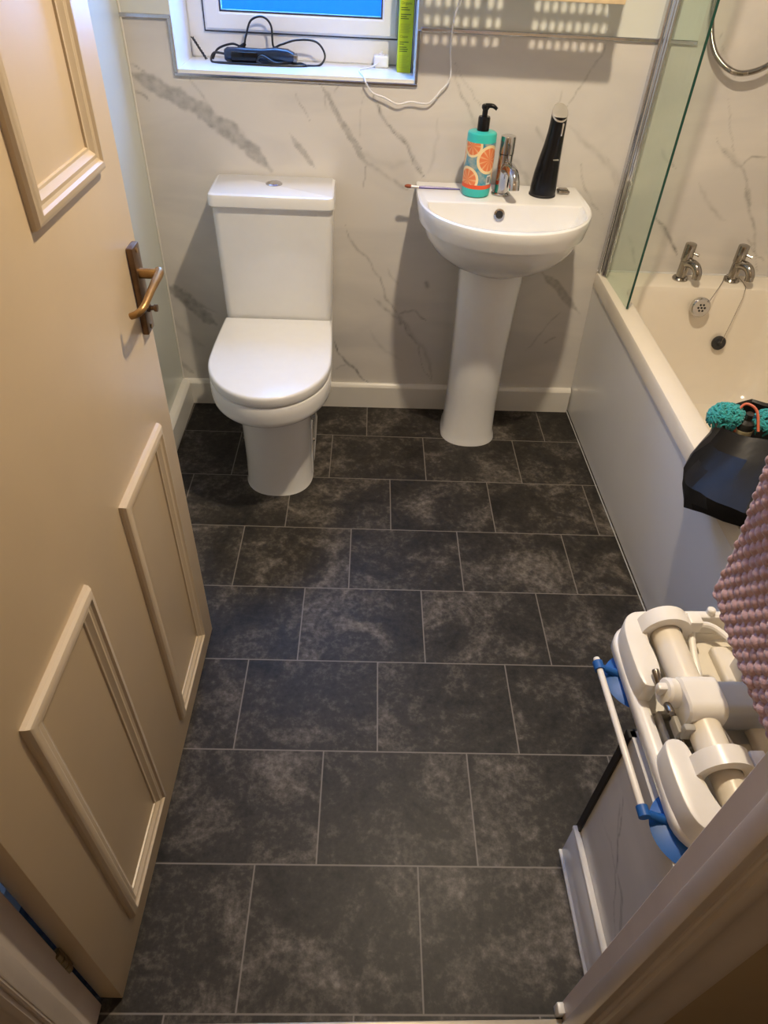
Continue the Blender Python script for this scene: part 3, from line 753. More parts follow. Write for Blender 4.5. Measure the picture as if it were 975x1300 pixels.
b = MB(); b.lathe([(.0165, .164), (.0165, .196), (.015, .200), (.0075, .2005), (.0075, .222)], (BX, BY, BZ)); pc = b.build('pump_collar', M['black_plastic'], bot)
b = MB(); b.lathe([(.0085, .216), (.011, .220), (.011, .226), (.007, .229), (0, .229)], (BX, BY, BZ)); b.tube([(BX, BY, BZ+.225), (BX+.018, BY-.006, BZ+.226), (BX+.030, BY-.010, BZ+.219)], [.006, .0055, .004], 12, 5); b.build('pump_head', M['black_plastic'], bot)

# black water flosser
fl = thing('water_flosser', 'tall tapered black handheld flosser with silver top, on the washbasin right of the tap', 'water flosser', (.534, 2.108, .801))
b = MB(); rings = []
FX, FY, FZ = .534, 2.108, .801
prof = [(.0345, 0, 0), (.0375, .004, 0), (.0375, .02, 0), (.0345, .06, .001), (.0305, .095, .003), (.0265, .13, .006), (.0235, .165, .008), (.0225, .19, .0085), (.0222, .205, .0085)]
for r, h, s in prof: rings.append([(FX+s+r*math.cos(2*PI*i/40), FY+r*math.sin(2*PI*i/40), FZ+h) for i in range(40)])
rings.append([(FX+.0085+.0222*math.cos(2*PI*i/40), FY+.0222*math.sin(2*PI*i/40), FZ+.214+.017*math.sin(2*PI*i/40)) for i in range(40)])
b.loft(rings); fb = b.build('flosser_body', M['black_plastic'], fl)
b = MB(); rg = []
for k, (q, dz) in enumerate(((1.01, -.004), (1.012, .0005), (.97, .0022), (.8, .003), (.4, .0035), (.05, .0036))):
    rg.append([(FX+.0085+.0222*q*math.cos(2*PI*i/40), FY+.0222*q*math.sin(2*PI*i/40), FZ+.2142+dz+.017*q*math.sin(2*PI*i/40)) for i in range(40)])
b.loft(rg); b.build('silver_cap', M['silver'], fl)
b = MB(); b.box((FX+.0155, FY-.0245, FZ+.160), (FX+.0205, FY-.0185, FZ+.192), .0018, 2); b.build('switch_strip', M['silver'], fl)
b = MB(); b.box((FX+.006, FY-.0315, FZ+.100), (FX+.022, FY-.0225, FZ+.1025), .0005, 1); b.build('seam_mark', M['lift_shadow'], fl)
b = MB(); b.lathe([(.0388, .0), (.0388, .004), (.0375, .006)], (FX, FY, FZ)); b.build('foot_ring', M['black_matte'], fl)

b = MB(); b.box((.583, 2.115, .801), (.618, 2.145, .811), .004, 3); b.box((.588, 2.12, .811), (.613, 2.14, .8135), .001, 1)
tag(b.build('metal_clip', M['chrome_dark'], loc=(.6, 2.13, .801)), 'small flat dark metal clip lying at the foot of the black flosser', 'clip')

pb = thing('paintbrush', 'thin brush with brown bristles and blue handle lying across the washbasin left corner', 'paintbrush', (.20, 2.12, .801))
b = MB(); b.tube([(.170, 2.119, .8048), (.19, 2.119, .8052), (.24, 2.1195, .8045), (.292, 2.12, .8030)], [.0034, .0040, .0034, .0016], 10, 4); b.build('handle', M['brush_blue'], pb)
b = MB(); b.tube([(.147, 2.119, .8062), (.171, 2.119, .8048)], [.0046, .0036], 12, 1); b.build('ferrule', M['ferrule'], pb)
b = MB(); b.tube([(.129, 2.119, .8072), (.138, 2.119, .8068), (.148, 2.119, .8062)], [.0022, .0058, .0046], 10, 3); b.build('bristles', M['red_bristle'], pb)

# ------------------------------------------------------------------ things on the window sill
ZS = WZ0+.008
hc = thing('hair_clipper', 'black hair clipper with tangled black cable on the window sill', 'hair clipper', (-.31, 2.335, ZS))
b = MB()
def orr(cx_, cy_, cz, wy, wz, k=16): return [(cx_, cy_+wy*math.copysign(abs(math.cos(2*PI*i/k))**.6, math.cos(2*PI*i/k)), cz+wz*math.copysign(abs(math.sin(2*PI*i/k))**.6, math.sin(2*PI*i/k))) for i in range(k)]
b.loft([orr(-.395, 2.335, ZS+.019, .014, .013), orr(-.388, 2.335, ZS+.019, .019, .0175), orr(-.33, 2.333, ZS+.019, .020, .0185), orr(-.29, 2.332, ZS+.019, .017, .018), orr(-.25, 2.332, ZS+.021, .020, .020), orr(-.215, 2.330, ZS+.021, .023, .018), orr(-.197, 2.329, ZS+.020, .021, .011)])
cb_ = b.build('clipper_body', M['black_blue_lit'], hc)
b = MB(); b.box((-.200, 2.309, ZS+.010), (-.188, 2.349, ZS+.028), .003); b.build('blade', M['steel'], hc)
b = MB(); b.box((-.375, 2.310, ZS+.001), (-.30, 2.322, ZS+.030), .004, 2); b.build('grip', M['black_plastic'], hc)
b = MB(); z = ZS+.003
b.tube([(-.395, 2.335, ZS+.02), (-.425, 2.33, ZS+.022), (-.432, 2.32, z), (-.40, 2.305, z), (-.35, 2.30, z), (-.28, 2.298, z), (-.20, 2.305, z), (-.165, 2.315, z), (-.175, 2.335, z), (-.215, 2.312, z+.006), (-.25, 2.30, z+.006), (-.285, 2.305, z+.02), (-.30, 2.303, z+.008), (-.29, 2.298, z+.002)], .0031, 8, 8)
b.tube([(-.43, 2.33, z+.004), (-.415, 2.345, ZS+.03), (-.375, 2.355, ZS+.042), (-.345, 2.355, ZS+.036), (-.335, 2.357, ZS+.06), (-.318, 2.36, ZS+.098), (-.285, 2.362, ZS+.108), (-.262, 2.362, ZS+.088), (-.258, 2.358, ZS+.04), (-.235, 2.352, ZS+.046), (-.19, 2.356, ZS+.058), (-.135, 2.355, ZS+.056), (-.11, 2.35, ZS+.026), (-.125, 2.335, z), (-.17, 2.318, z), (-.20, 2.310, z), (-.18, 2.322, z+.004), (-.16, 2.312, z)], .0029, 8, 8)
b.build('cable', M['cable_black'], hc)
b = MB(); b.tube([(-.352, 2.357, ZS+.03), (-.338, 2.357, ZS+.044)], [.010, .004], 10, 1); b.box((-.362, 2.348, ZS+.018), (-.345, 2.366, ZS+.036), .004); b.build('cable_plug', M['black_plastic'], hc)

cd = MB()
for ph in (0, PI):
    P = []
    for i in range(40):
        t = i/39; q = Vector((-.493, 2.385, ZS+.050)).lerp(Vector((-.452, 2.350, ZS+.003)), t); P.append(q+Vector((.0026*math.cos(t*26+ph), .0026*math.sin(t*26+ph), .0)))
    cd.tube(P, .0017, 6, 1)
tag(cd.build('twisted_cord', [M['black_matte']], loc=(-.47, 2.365, ZS)), 'short twisted dark cord leaning in the left corner of the window sill', 'cord')

ad = thing('plug_adapter', 'small white plug adapter with trailing white cable on the window sill', 'adapter', (.054, 2.372, ZS))
b = MB(); b.box((.032, 2.352, ZS), (.075, 2.392, ZS+.030), .005, 3); b.build('adapter_body', M['cable_white'], ad)
b = MB(); b.lathe([(.010, 0), (.010, .002), (.004, .003), (.003, .010), (0, .0105)], (.054, 2.372, ZS+.030), n=14); b.build('pin', M['cable_white'], ad)
b = MB(); b.tube([(.045, 2.353, ZS+.012), (.02, 2.335, ZS+.003), (-.008, 2.30, ZS+.002), (-.006, 2.25, ZS+.002), (.002, 2.205, ZS+.003), (.008, 2.181, ZS-.006), (.012, 2.180, 1.046), (.028, 2.181, 1.028), (.06, 2.181, 1.018), (.10, 2.181, 1.003), (.135, 2.182, 1.010), (.185, 2.182, 1.008), (.215, 2.181, 1.038), (.240, 2.181, 1.072), (.234, 2.181, 1.14), (.236, 2.178, 1.20), (.25, 2.175, 1.262), (.27, 2.16, 1.38), (.28, 2.13, 1.50)], .0022, 8, 6)
b.build('cable', M['cable_white'], ad)

cart = thing('carton', 'tall narrow lime green card box standing in the right corner of the window sill', 'box', (.118, 2.325, ZS), 0)
GX0, GX1, GY0, GY1, GZ = .098, .1385, 2.297, 2.352, ZS
b = MB(); b.box((GX0, GY0, GZ), (GX1-.0015, GY1, GZ+.225), .0008, 1); b.build('box_body', M['lime'], cart)
b = MB(); b.box((GX1-.0014, GY0+.0006, GZ+.0005), (GX1, GY1, GZ+.2245)); b.build('side_panel', M['lime_shade'], cart)  # thin dark sheet standing for the shade on the right side
def text(body, size, x, z, y, m, parent, name='print'):
    cu = bpy.data.curves.new(name, 'FONT'); cu.body = body; cu.size = size; cu.extrude = .0001; cu.resolution_u = 2
    o = bpy.data.objects.new(name, cu); COL.objects.link(o)
    dg = bpy.context.evaluated_depsgraph_get(); me = bpy.data.meshes.new_from_object(o.evaluated_get(dg))
    bpy.data.objects.remove(o)
    me.transform(Matrix.Translation(Vector((x, y, z))-Vector(parent.location)) @ Matrix.Rotation(PI/2, 4, 'X'))
    me.materials.clear(); me.materials.append(m)
    q = bpy.data.objects.new(name, me); COL.objects.link(q); q.parent = parent; return q
text('Organic', .0095, GX0+.0035, GZ+.158, GY0-.0003, M['ink'], cart, 'heading_print')
text('Classic', .0085, GX0+.0035, GZ+.083, GY0-.0003, M['ink'], cart, 'heading_print')
for z0, ws in ((.150, (18, 24)), (.135, (28, 16, 22)), (.072, (25, 12)), (.060, (20, 24, 22))):
    for k, w in enumerate(ws):
        b = MB(); b.box((GX0+.004, GY0-.0004, GZ+z0-k*.0048), (GX0+.004+w*.001, GY0, GZ+z0-k*.0048+.0018)); b.build('print_line', M['ink'], cart, smooth=0)
for z0, st_, n_, w_ in ((.114, .0025, 9, .030), (.040, .004, 8, .028)):
    for k in range(n_):
        b = MB(); b.box((GX0+.004, GY0-.0003, GZ+z0-k*st_), (GX0+.004+w_-.003*(k % 3), GY0, GZ+z0+.0008-k*st_)); b.build('print_line', M['ink_mid'], cart, smooth=0)

# ------------------------------------------------------------------ bath
bath = thing('bath', 'white bathtub with plain side panel along the right-hand side of the room', 'bathtub', (1.12, 1.45, 0))
ZR = .545
def bxl(y): return .783+(y-YB)*.030
BY0, BY1 = .697, 2.193
def skew(pts, k=1.0): return [(x+(y-YB)*.030*k*(XR-x)/(XR-.78), y, z) for x, y, z in pts]
b = MB()
def brr(x0, x1, y0, y1, r, z): return skew(rrect(x0, x1, y0, y1, r, z, 8))
b.loft([brr(.790, 1.487, BY0, BY1, .004, .497), brr(.784, 1.487, BY0, BY1, .006, .499), brr(.783, 1.487, BY0, BY1, .006, .534), brr(.786, 1.486, BY0+.003, BY1, .006, .542), brr(.793, 1.482, BY0+.008, BY1-.004, .006, ZR),
        brr(.838, 1.435, .76, 2.102, .07, ZR), brr(.846, 1.428, .768, 2.094, .07, .540), brr(.851, 1.423, .78, 2.088, .07, .525), brr(.862, 1.412, .85, 2.072, .08, .42), brr(.882, 1.392, .94, 2.048, .09, .30), brr(.900, 1.375, 1.0, 2.02, .10, .21), brr(.93, 1.345, 1.04, 1.985, .10, .175), brr(1.0, 1.28, 1.1, 1.92, .08, .165)], False, True)
b.build('tub', M['acrylic'], bath, smooth=32)
b = MB(); n = 24; rows = []
for j in range(9):
    t = j/8; rows.append([((.808+(bxl(y)+.004-.808)*(t**.8)), y, .004+.497*t) for y in [BY0+(BY1-BY0)*i/n for i in range(n+1)]])
for off in (0,): b.loft(rows, False, False, False)
back = [[(x+.012, y, z) for x, y, z in r] for r in rows]
b.loft([rows[-1], back[-1]], False, False, False); b.loft([[r[0] for r in rows], [r[0] for r in back]], False, False, False)
b.build('side_panel', M['panel_white'], bath, smooth=60)
b = MB(); b.lathe([(.006, 0), (.006, .002), (0, .003)], (.8075, 1.74, .035), (-1, 0, .03), 14); b.build('screw_cap', M['paint_white'], bath)
b = MB(); b.tube([(.803, BY0+.01, .002), (.803, BY1, .002)], .0018, 8, 1); b.build('floor_seal', M['lift_grey'], bath)
b = MB(); b.box((.785, YB-.006, ZR-.003), (1.487, YB-.0005, ZR+.004), .0015); b.build('wall_seal', M['sealant'], bath)
oc = Vector((1.103, 2.062, .492)); on = Vector((0, -1, .16)).normalized()
b = MB(); b.lathe([(.030, -.006), (.032, .004), (.031, .010), (.027, .014), (.020, .0145), (0, .0145)], oc, on, 32); ovp = b.build('overflow_plate', M['chrome'], bath)
e1 = Vector((1, 0, 0)); e2 = on.cross(e1)
for k in range(7):
    p = oc+on*.0145+((e1*math.cos(k*PI/3)+e2*math.sin(k*PI/3))*.0105 if k < 6 else Vector())
    b = MB(); b.lathe([(.0034, -.001), (.0034, .0006), (0, .0007)], p, on, 12); b.build('drain_hole', M['black_gap'], ovp)

# pillar taps
def pillar_tap(x, label):
    t = thing('pillar_tap', label, 'tap', (x, 2.150, ZR), 0, 'pillar taps on the end of the bath')
    y = 2.150
    b = MB(); b.lathe([(.025, 0), (.0255, .004), (.022, .009), (.0165, .010), (.0155, .06)], (x, y, ZR)); b.build('body', M['chrome_dark'], t)
    b = MB(); b.lathe([(.0150, .060), (.0175, .063), (.0175, .112), (.0165, .115), (.013, .1165), (0, .1165)], (x, y, ZR)); h = b.build('handle', M['chrome_dark'], t)
    b = MB(); b.tube([(x+.012, y-.010, ZR+.088), (x+.024, y-.020, ZR+.086)], .0032, 10, 1); b.lathe([(.0045, 0), (.0045, .004), (0, .0045)], (x+.023, y-.019, ZR+.086), (.8, -.6, 0), 10); b.build('handle_pin', M['chrome_dark'], h)
    b = MB(); b.tube([(x, y, ZR+.050), (x+.008, y-.018, ZR+.060), (x+.018, y-.040, ZR+.058), (x+.024, y-.054, ZR+.043), (x+.025, y-.057, ZR+.024)], [.014, .0145, .014, .0135, .013], 18, 8); b.build('spout', M['chrome_dark'], t)
pillar_tap(1.050, 'left chrome pillar tap on the bath end, nearer the glass screen')
pillar_tap(1.222, 'right chrome pillar tap on the bath end with plug chain looped round it')
pl = thing('bath_plug', 'black rubber bath plug hanging on its chain against the tub end', 'plug', (1.195, 2.03, .37))
pc_ = Vector((1.207, 2.053, .372))
b = MB(); b.lathe([(.018, -.006), (.0225, -.004), (.0235, .004), (.021, .008), (.009, .009), (.006, .013), (0, .0135)], pc_, (0, -1, .18), 28); b.build('plug_disc', M['black_matte'], pl)
def chain(b, P, r=.0016, step=.0042):
    P = [Vector(p) for p in P]; Q = []
    for a, c in zip(P[:-1], P[1:]):
        m = max(1, int((c-a).length/step))
        for i in range(m): Q.append(a.lerp(c, i/m))
    for q in Q:
        g = bmesh.ops.create_icosphere(b.bm, subdivisions=1, radius=r, matrix=Matrix.Translation(q))
    b.tube(P, r*.45, 6, 1)
b = MB()
chain(b, [tuple(oc+on*.015+Vector((.016, 0, .02))), (1.16, 2.092, .548), (1.185, 2.13, .552), (1.20, 2.16, .556), (1.222, 2.178, .557), (1.245, 2.165, .556), (1.248, 2.125, .552), (1.246, 2.092, .549), (1.240, 2.075, .52), (1.225, 2.058, .44), tuple(pc_+Vector((0, -.014, .004)))])
b.build('chain', M['chrome_dark'], pl)

# shower screen
sc = thing('shower_screen', 'narrow clear glass shower screen with chrome upright on the bath edge', 'shower screen', (.803, 2.05, ZR))
b = MB(); b.box((.7985, 1.905, ZR+.004), (.8045, 2.152, 1.95), .0005, 1); gp = b.build('glass_pane', M['glass'], sc, smooth=0)
b = MB(); b.box((.7984, 1.9035, ZR+.004), (.8046, 1.9055, 1.95)); b.build('pane_edge', M['glass_edge'], gp, smooth=0)
b = MB(); b.box((.786, 2.170, ZR+.002), (.816, YB-.001, 1.95), .003, 2); b.build('wall_channel', M['alu'], sc)
b = MB(); b.lathe([(.0105, .003), (.0105, 1.40)], (.8015, 2.158, ZR), n=20); b.box((.7965, 2.138, ZR+.003), (.8065, 2.155, 1.95), .002, 1); b.build('pivot_post', M['chrome'], sc)

# shower hose
b = MB(); P = [(.895, 2.170, 1.62), (.894, 2.172, 1.45), (.900, 2.173, 1.30), (.914, 2.172, 1.22), (.947, 2.170, 1.158), (1.000, 2.166, 1.122), (1.05, 2.164, 1.118), (1.105, 2.164, 1.142), (1.15, 2.165, 1.20), (1.18, 2.168, 1.32), (1.19, 2.17, 1.5)]
V = [Vector(p) for p in P]; Q = []
for i in range(len(V)-1):
    p0, p1, p2, p3 = V[max(i-1, 0)], V[i], V[i+1], V[min(i+2, len(V)-1)]
    L = (p2-p1).length; m = max(4, int(L/.0021))
    for k in range(m):
        t = k/m; Q.append(.5*((2*p1)+(-p0+p2)*t+(2*p0-5*p1+4*p2-p3)*t*t+(-p0+3*p1-3*p2+p3)*t**3))
b.tube(Q, [.0080 if i % 2 else .0066 for i in range(len(Q))], 12, 1)
ho = thing('shower_hose', 'chrome flexible shower hose looping in front of the marble above the bath', 'hose', (1.0, 2.17, 1.11))
b.build('spiral_tube', M['chrome_dark'], ho, smooth=60)
for ex, ez in ((.895, 1.62), (1.19, 1.50)):
    b = MB(); b.lathe([(.026, 0), (.026, .004), (.014, .008), (.012, .026), (.012, .03)], (ex, YB-.001, ez+.012), (0, -1, 0), 24); b.lathe([(.011, 0), (.011, .03)], (ex, 2.17, ez-.012), n=18); b.build('wall_elbow', M['chrome'], ho)

# ------------------------------------------------------------------ perforated wall caddy above the washbasin
ca = thing('wall_caddy', 'wall caddy with pale wooden front rail and perforated front above the washbasin', 'shelf', (.44, 2.12, 1.262))
CX0, CX1, CY0, CZ = .165, .632, 2.045, 1.262
b = MB(); b.box((CX0, CY0-.012, CZ), (CX1, CY0+.006, CZ+.034), .002); b.build('front_rail', M['wood_pale'], ca)
for k in range(4):
    b = MB(); y = CY0+.03+k*.034; b.tube([(CX0, y, CZ+.012), (CX1, y, CZ+.012)], .0022, 8, 1); b.build('base_wire', M['cream_metal'], ca)
b = MB(); b.box((CX0, YB-.012, CZ+.005), (CX1, YB-.001, CZ+.020)); b.build('wall_rail', M['cream_metal'], ca)
def perf(x0, x1, z0, z1, y, cols, rows, rw, rh, tck=.002):
    """plate with rows of oval holes"""
    b = MB(); K = 16
    cw = (x1-x0)/cols; ch = (z1-z0)/rows
    fr = []
    for i in range(cols):
        for j in range(rows):
            ax, az = x0+i*cw, z0+j*ch; cx_, cz_ = ax+cw/2, az+ch/2
            o = []; q = []
            for k in range(K):
                a = 2*PI*k/K; c, s_ = math.cos(a), math.sin(a); m_ = max(abs(c), abs(s_))
                o.append((cx_+cw/2*c/m_, y, cz_+ch/2*s_/m_)); q.append((cx_+rw*c, y, cz_+rh*s_))
            b.loft([o, q, [(x, y+tck, z) for x, _, z in q], [(x, y+tck, z) for x, _, z in o]], False, False)
    bmesh.ops.remove_doubles(b.bm, verts=b.bm.verts, dist=1e-5)
    return b
fp = MB(); zA, zB = CZ+.034, CZ+.142
for x0, x1, c in ((CX0+.02, CX0+.150, 6), (CX0+.160, CX0+.200, 2), (CX0+.265, CX1-.025, 9)):
    g = perf(x0, x1, zA, zB, CY0+.002, c, 3, .0068, .0115)
    me = bpy.data.meshes.new('tmp'); g.bm.to_mesh(me); g.bm.free(); fp.bm.from_mesh(me); bpy.data.meshes.remove(me)
for x0, x1 in ((CX0, CX0+.02), (CX0+.150, CX0+.160), (CX0+.200, CX0+.265), (CX1-.025, CX1)): fp.box((x0, CY0+.002, zA), (x1, CY0+.004, zB))
fp.box((CX0, CY0+.001, zB), (CX1, CY0+.005, zB+.03))
fp.box((CX0, CY0+.002, CZ+.012), (CX0+.002, YB-.002, zB+.03)); fp.box((CX1-.002, CY0+.002, CZ+.012), (CX1, YB-.002, zB+.03))
fp.build('perforated_front', M['cream_metal'], ca, smooth=0)

# ------------------------------------------------------------------ black bag with cleaning things on the bath edge
def hull_bag():
    b = MB()
    # corners of the crumpled bag, bottom ring then mid ring then mouth ring
    bot_ = [(.700, 1.118, .520), (.690, 1.055, .505), (.705, .985, .545), (.745, .905, .578), (.86, .90, .60), (.95, 1.0, .61), (.95, 1.15, .575), (.85, 1.20, .56), (.765, 1.185, .556)]
    mid = [(.703, 1.140, .545), (.690, 1.085, .543), (.696, 1.010, .572), (.722, .925, .606), (.85, .93, .635), (.96, 1.01, .64), (.96, 1.16, .63), (.86, 1.22, .61), (.77, 1.20, .60)]
    top = [(.742, 1.132, .655), (.764, 1.112, .655), (.795, 1.095, .656), (.83, 1.080, .660), (.88, 1.080, .668), (.93, 1.12, .668), (.92, 1.20, .665), (.85, 1.235, .66), (.775, 1.20, .655)]
    ins = [(x+(.84-x)*.10, y+(1.16-y)*.10, z-.004) for x, y, z in top]
    low = [(x+(.84-x)*.2, y+(1.16-y)*.2, .58) for x, y, z in top]
    b.loft([bot_, mid, top, ins, low])
    bmesh.ops.subdivide_edges(b.bm, edges=b.bm.edges[:], cuts=2, use_grid_fill=True)
    for v in b.bm.verts:
        k = noise.noise(v.co*14)*.009+noise.noise(v.co*33+Vector((3, 1, 7)))*.010
        d = Vector((v.co.x-.85, v.co.y-1.02, 0)).normalized()
        v.co += d*k
    return b
b = hull_bag(); tag(b.build('bin_bag', M['bag'], loc=(.85, 1.02, .548), smooth=14), 'open black plastic bag of cleaning things resting on the bath edge', 'bag')
def chen(c, r, label, seed, n=300):
    rd = random.Random(seed); b = MB(); c = Vector(c)
    g = bmesh.ops.create_icosphere(b.bm, subdivisions=3, radius=.8, matrix=Matrix.Translation(c) @ Matrix.Diagonal((r[0], r[1], r[2], 1)))
    for i in range(n):
        u = rd.uniform(-.3, 1); a = rd.uniform(0, 2*PI); s_ = math.sqrt(1-u*u)
        d = Vector((s_*math.cos(a), s_*math.sin(a), u)); p = c+Vector((d.x*r[0], d.y*r[1], d.z*r[2]))*.82
        tg = d.cross(Vector((rd.uniform(-1, 1), rd.uniform(-1, 1), rd.uniform(-1, 1)))).normalized()
        b.tube([p, p+d*.005+tg*.003, p+d*.007+tg*.010, p+d*.005+tg*.016+Vector((0, 0, -.003))], [.0020, .0023, .0023, .0016], 5, 2)
    return tag(b.build('chenille_mitt', M['chenille'], loc=tuple(c), smooth=60), label, 'cleaning mitt', 'chenille mitts in the black bag')
chen((.764, 1.166, .660), (.034, .026, .022), 'larger teal chenille mitt at the left of the black bag mouth', 1)
chen((.846, 1.145, .660), (.030, .028, .022), 'smaller teal chenille mitt at the right of the black bag mouth', 2)
sb = thing('spray_bottle', 'small dark bottle with cream label standing in the black bag', 'bottle', (.80, 1.15, .58))
b = MB(); b.lathe([(.016, 0), (.018, .003), (.018, .080), (.015, .092), (.008, .098), (.008, .112), (0, .113)], (.802, 1.150, .570), (-.04, -.05, 1), 24); b.build('bottle_body', M['bottle_dark'], sb)
b = MB(); b.lathe([(.0185, .05), (.0185, .078)], (.802, 1.150, .570), (-.04, -.05, 1), 24); b.build('label', M['label_cream'], sb)
b = MB(); b.tube([(.779, 1.140, .640), (.781, 1.160, .676), (.796, 1.168, .690), (.812, 1.150, .685), (.814, 1.120, .655)], .0028, 8, 6)
tag(b.build('red_cord', M['red_wire'], loc=(.797, 1.15, .64)), 'thin orange-red cord looping over the dark bottle in the black bag', 'cord')

# ------------------------------------------------------------------ folded bath lift on the boxing
lift = thing('bath_lift', 'folded white bath lift with blue suction cups standing on the boxing by the door frame', 'bath lift', (.56, .55, SZ))
Z0 = SZ+.014
LX0, LX1, LY0, LY1 = .447, .735, .366, .752
def tray(d, z, r=.05): return rrect(LX0+d, LX1-d, LY0+d, LY1-d, max(r-d, .006), z, 8)
b = MB()
b.loft([tray(.004, Z0), tray(0, Z0+.004), tray(0, Z0+.020), tray(.003, Z0+.024), tray(.016, Z0+.026), tray(.022, Z0+.024), tray(.024, Z0+.012)])
b.build('base_tray', M['lift_white'], lift, smooth=45)
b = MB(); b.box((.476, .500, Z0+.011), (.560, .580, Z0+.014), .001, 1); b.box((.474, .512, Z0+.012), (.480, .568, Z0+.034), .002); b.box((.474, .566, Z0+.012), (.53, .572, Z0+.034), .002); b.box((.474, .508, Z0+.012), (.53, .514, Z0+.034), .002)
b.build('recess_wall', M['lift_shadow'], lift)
ZT = Z0+.062
# frame blocks: U-shaped shoulders round the tube ends
def ush(y0, y1, far, name):
    b = MB()
    if far:
        poly = [(.450, .600), (.462, .594), (.478, .597), (.489, .625), (.490, .652), (.486, .690), (.500, .718), (.535, .732), (.725, .732), (.725, .748), (.490, .748), (.466, .738), (.452, .712), (.449, .66)]
    else:
        poly = [(.450, .499), (.462, .508), (.478, .507), (.487, .492), (.489, .455), (.494, .420), (.505, .392), (.540, .386), (.725, .386), (.725, .368), (.490, .368), (.464, .376), (.451, .400), (.448, .45)]
    b.prism(poly, Z0+.022, ZT+.004, .004)
    return b.build(name, M['lift_white'], lift, smooth=24)
ush(0, 0, True, 'shoulder_block'); ush(0, 0, False, 'shoulder_block')
# cross tubes
TX, TZ, TR = .522, Z0+.060, .0245
b = MB(); b.lathe([(TR-.002, 0), (TR, .002), (TR, .135), (TR-.002, .137)], (TX, .583, TZ), (0, 1, 0), 32); b.build('cross_tube', M['lift_tube'], lift)
b = MB(); b.lathe([(TR-.002, 0), (TR, .002), (TR, .074), (TR-.002, .076)], (TX, .472, TZ), (0, 1, 0), 32); b.build('cross_tube', M['lift_tube'], lift)
b = MB(); b.lathe([(TR-.004, 0), (TR-.002, .002), (TR-.002, .09), (TR-.004, .092)], (TX+.006, .380, TZ-.004), (0, 1, 0), 32); b.build('cross_tube', M['lift_tube'], lift)
# collar arches over the tube ends
def arch(y0, y1, r0, r1, name, cx_=TX, a0=-10, a1=190):
    b = MB(); rings = []
    for i in range(25):
        a = R_(a0+(a1-a0)*i/24); c, s_ = math.cos(a), math.sin(a)
        rings.append([(cx_+r0*c, y0, TZ+r0*s_), (cx_+r1*c, y0, TZ+r1*s_), (cx_+r1*c, y1, TZ+r1*s_), (cx_+r0*c, y1, TZ+r0*s_)])
    b.loft(rings); return b.build(name, M['lift_white'], lift, smooth=40)
arch(.698, .726, TR+.002, TR+.018, 'collar', a0=-30, a1=215); arch(.450, .478, TR+.002, TR+.018, 'collar', a0=-30, a1=215)
b = MB(); b.lathe([(.007, 0), (.007, .010), (.005, .012), (0, .012)], (.612, .742, ZT+.003), n=16); b.build('peg', M['lift_white'], lift)
b = MB(); b.box((.556, .700, TZ+.004), (.578, .724, TZ+.030), .003); b.build('collar_lug', M['lift_white'], lift)
b = MB(); b.box((.556, .452, TZ+.004), (.578, .476, TZ+.030), .003); b.build('collar_lug', M['lift_white'], lift)
# curved ribs of the seat carrier
for y0, s in ((.64, 1), (.50, -1)):
    b = MB(); P = []
    b.tube([(.552, y0-s*.03, Z0+.05), (.560, y0+s*.03, Z0+.055), (.575, y0+s*.075, Z0+.06), (.61, y0+s*.075, Z0+.06), (.64, y0+s*.03, Z0+.055), (.66, y0-s*.02, Z0+.05)], .006, 10, 6)
    b.build('carrier_rib', M['lift_white'], lift)
    b = MB(); b.box((.565, y0-.02, Z0+.012), (.70, y0+s*.07 if s > 0 else y0+.02, Z0+.03), .004) if s > 0 else b.box((.565, y0-.07, Z0+.012), (.70, y0+.02, Z0+.03), .004)
    b.build('carrier_pan', M['lift_tube'], lift)
# drive housing across the middle
def rbox(b, x0, x1, y0, y1, z0, z1, r): 
    def ring(x, d=0): return [(x, p[0], p[1]) for p in [(q[0], q[1]) for q in rrect(y0+d, y1-d, z0+d, z1-d, max(r-d, .002), 0, 5)]]
    b.loft([ring(x0, .004), ring(x0+.003, 0), ring(x1-.003, 0), ring(x1, .004)])
b = MB(); rbox(b, .494, .553, .528, .600, Z0+.026, Z0+.098, .020); b.build('drive_sleeve', M['lift_white'], lift)
b = MB(); rbox(b, .550, .640, .535, .594, Z0+.030, Z0+.090, .014); b.build('drive_housing', M['lift_grey'], lift)
b = MB(); b.lathe([(.019, 0), (.022, .003), (.022, .020), (.019, .024), (.012, .026), (0, .026)], (.497, .580, Z0+.068), (-1, 0, .25), 24); b.box((.462, .574, Z0+.070), (.494, .588, Z0+.088), .004)
kn = b.build('spindle_knob', M['lift_white'], lift)
for y0, dy in ((.598, .022), (.560, -.020)):
    b = MB(); b.lathe([(.0050, 0), (.0058, .002), (.0058, .018), (.0048, .021), (0, .0212)], (.474, y0, Z0+.070), (-.05, dy*35, .25), 16); b.build('steel_pin', M['steel'], kn)
b = MB(); b.box((.486, .515, Z0+.046), (.520, .527, Z0+.074), .003); b.box((.482, .520, Z0+.040), (.490, .548, Z0+.060), .002); b.build('bracket', M['lift_shadow'], lift)
b = MB(); b.tube([(.486, .552, Z0+.058), (.494, .528, Z0+.04), (.500, .505, Z0+.03)], .0026, 8, 4); b.build('linkage', M['steel'], lift)
# seat and backrest plates folded up behind the mat
b = MB(); b.box((.577, .395, Z0+.215), (.598, .680, Z0+.62), .008, 3, Matrix.Rotation(R_(-4), 3, 'Y'), (.585, .55, Z0+.1)); b.build('backrest', M['lift_white'], lift)
b = MB(); b.box((.60, .43, Z0+.026), (.66, .69, Z0+.046), .006, 3); b.box((.615, .46, Z0+.03), (.632, .50, Z0+.24), .004, 2); b.box((.615, .61, Z0+.03), (.632, .65, Z0+.24), .004, 2); b.build('seat_hinge', M['lift_tube'], lift)
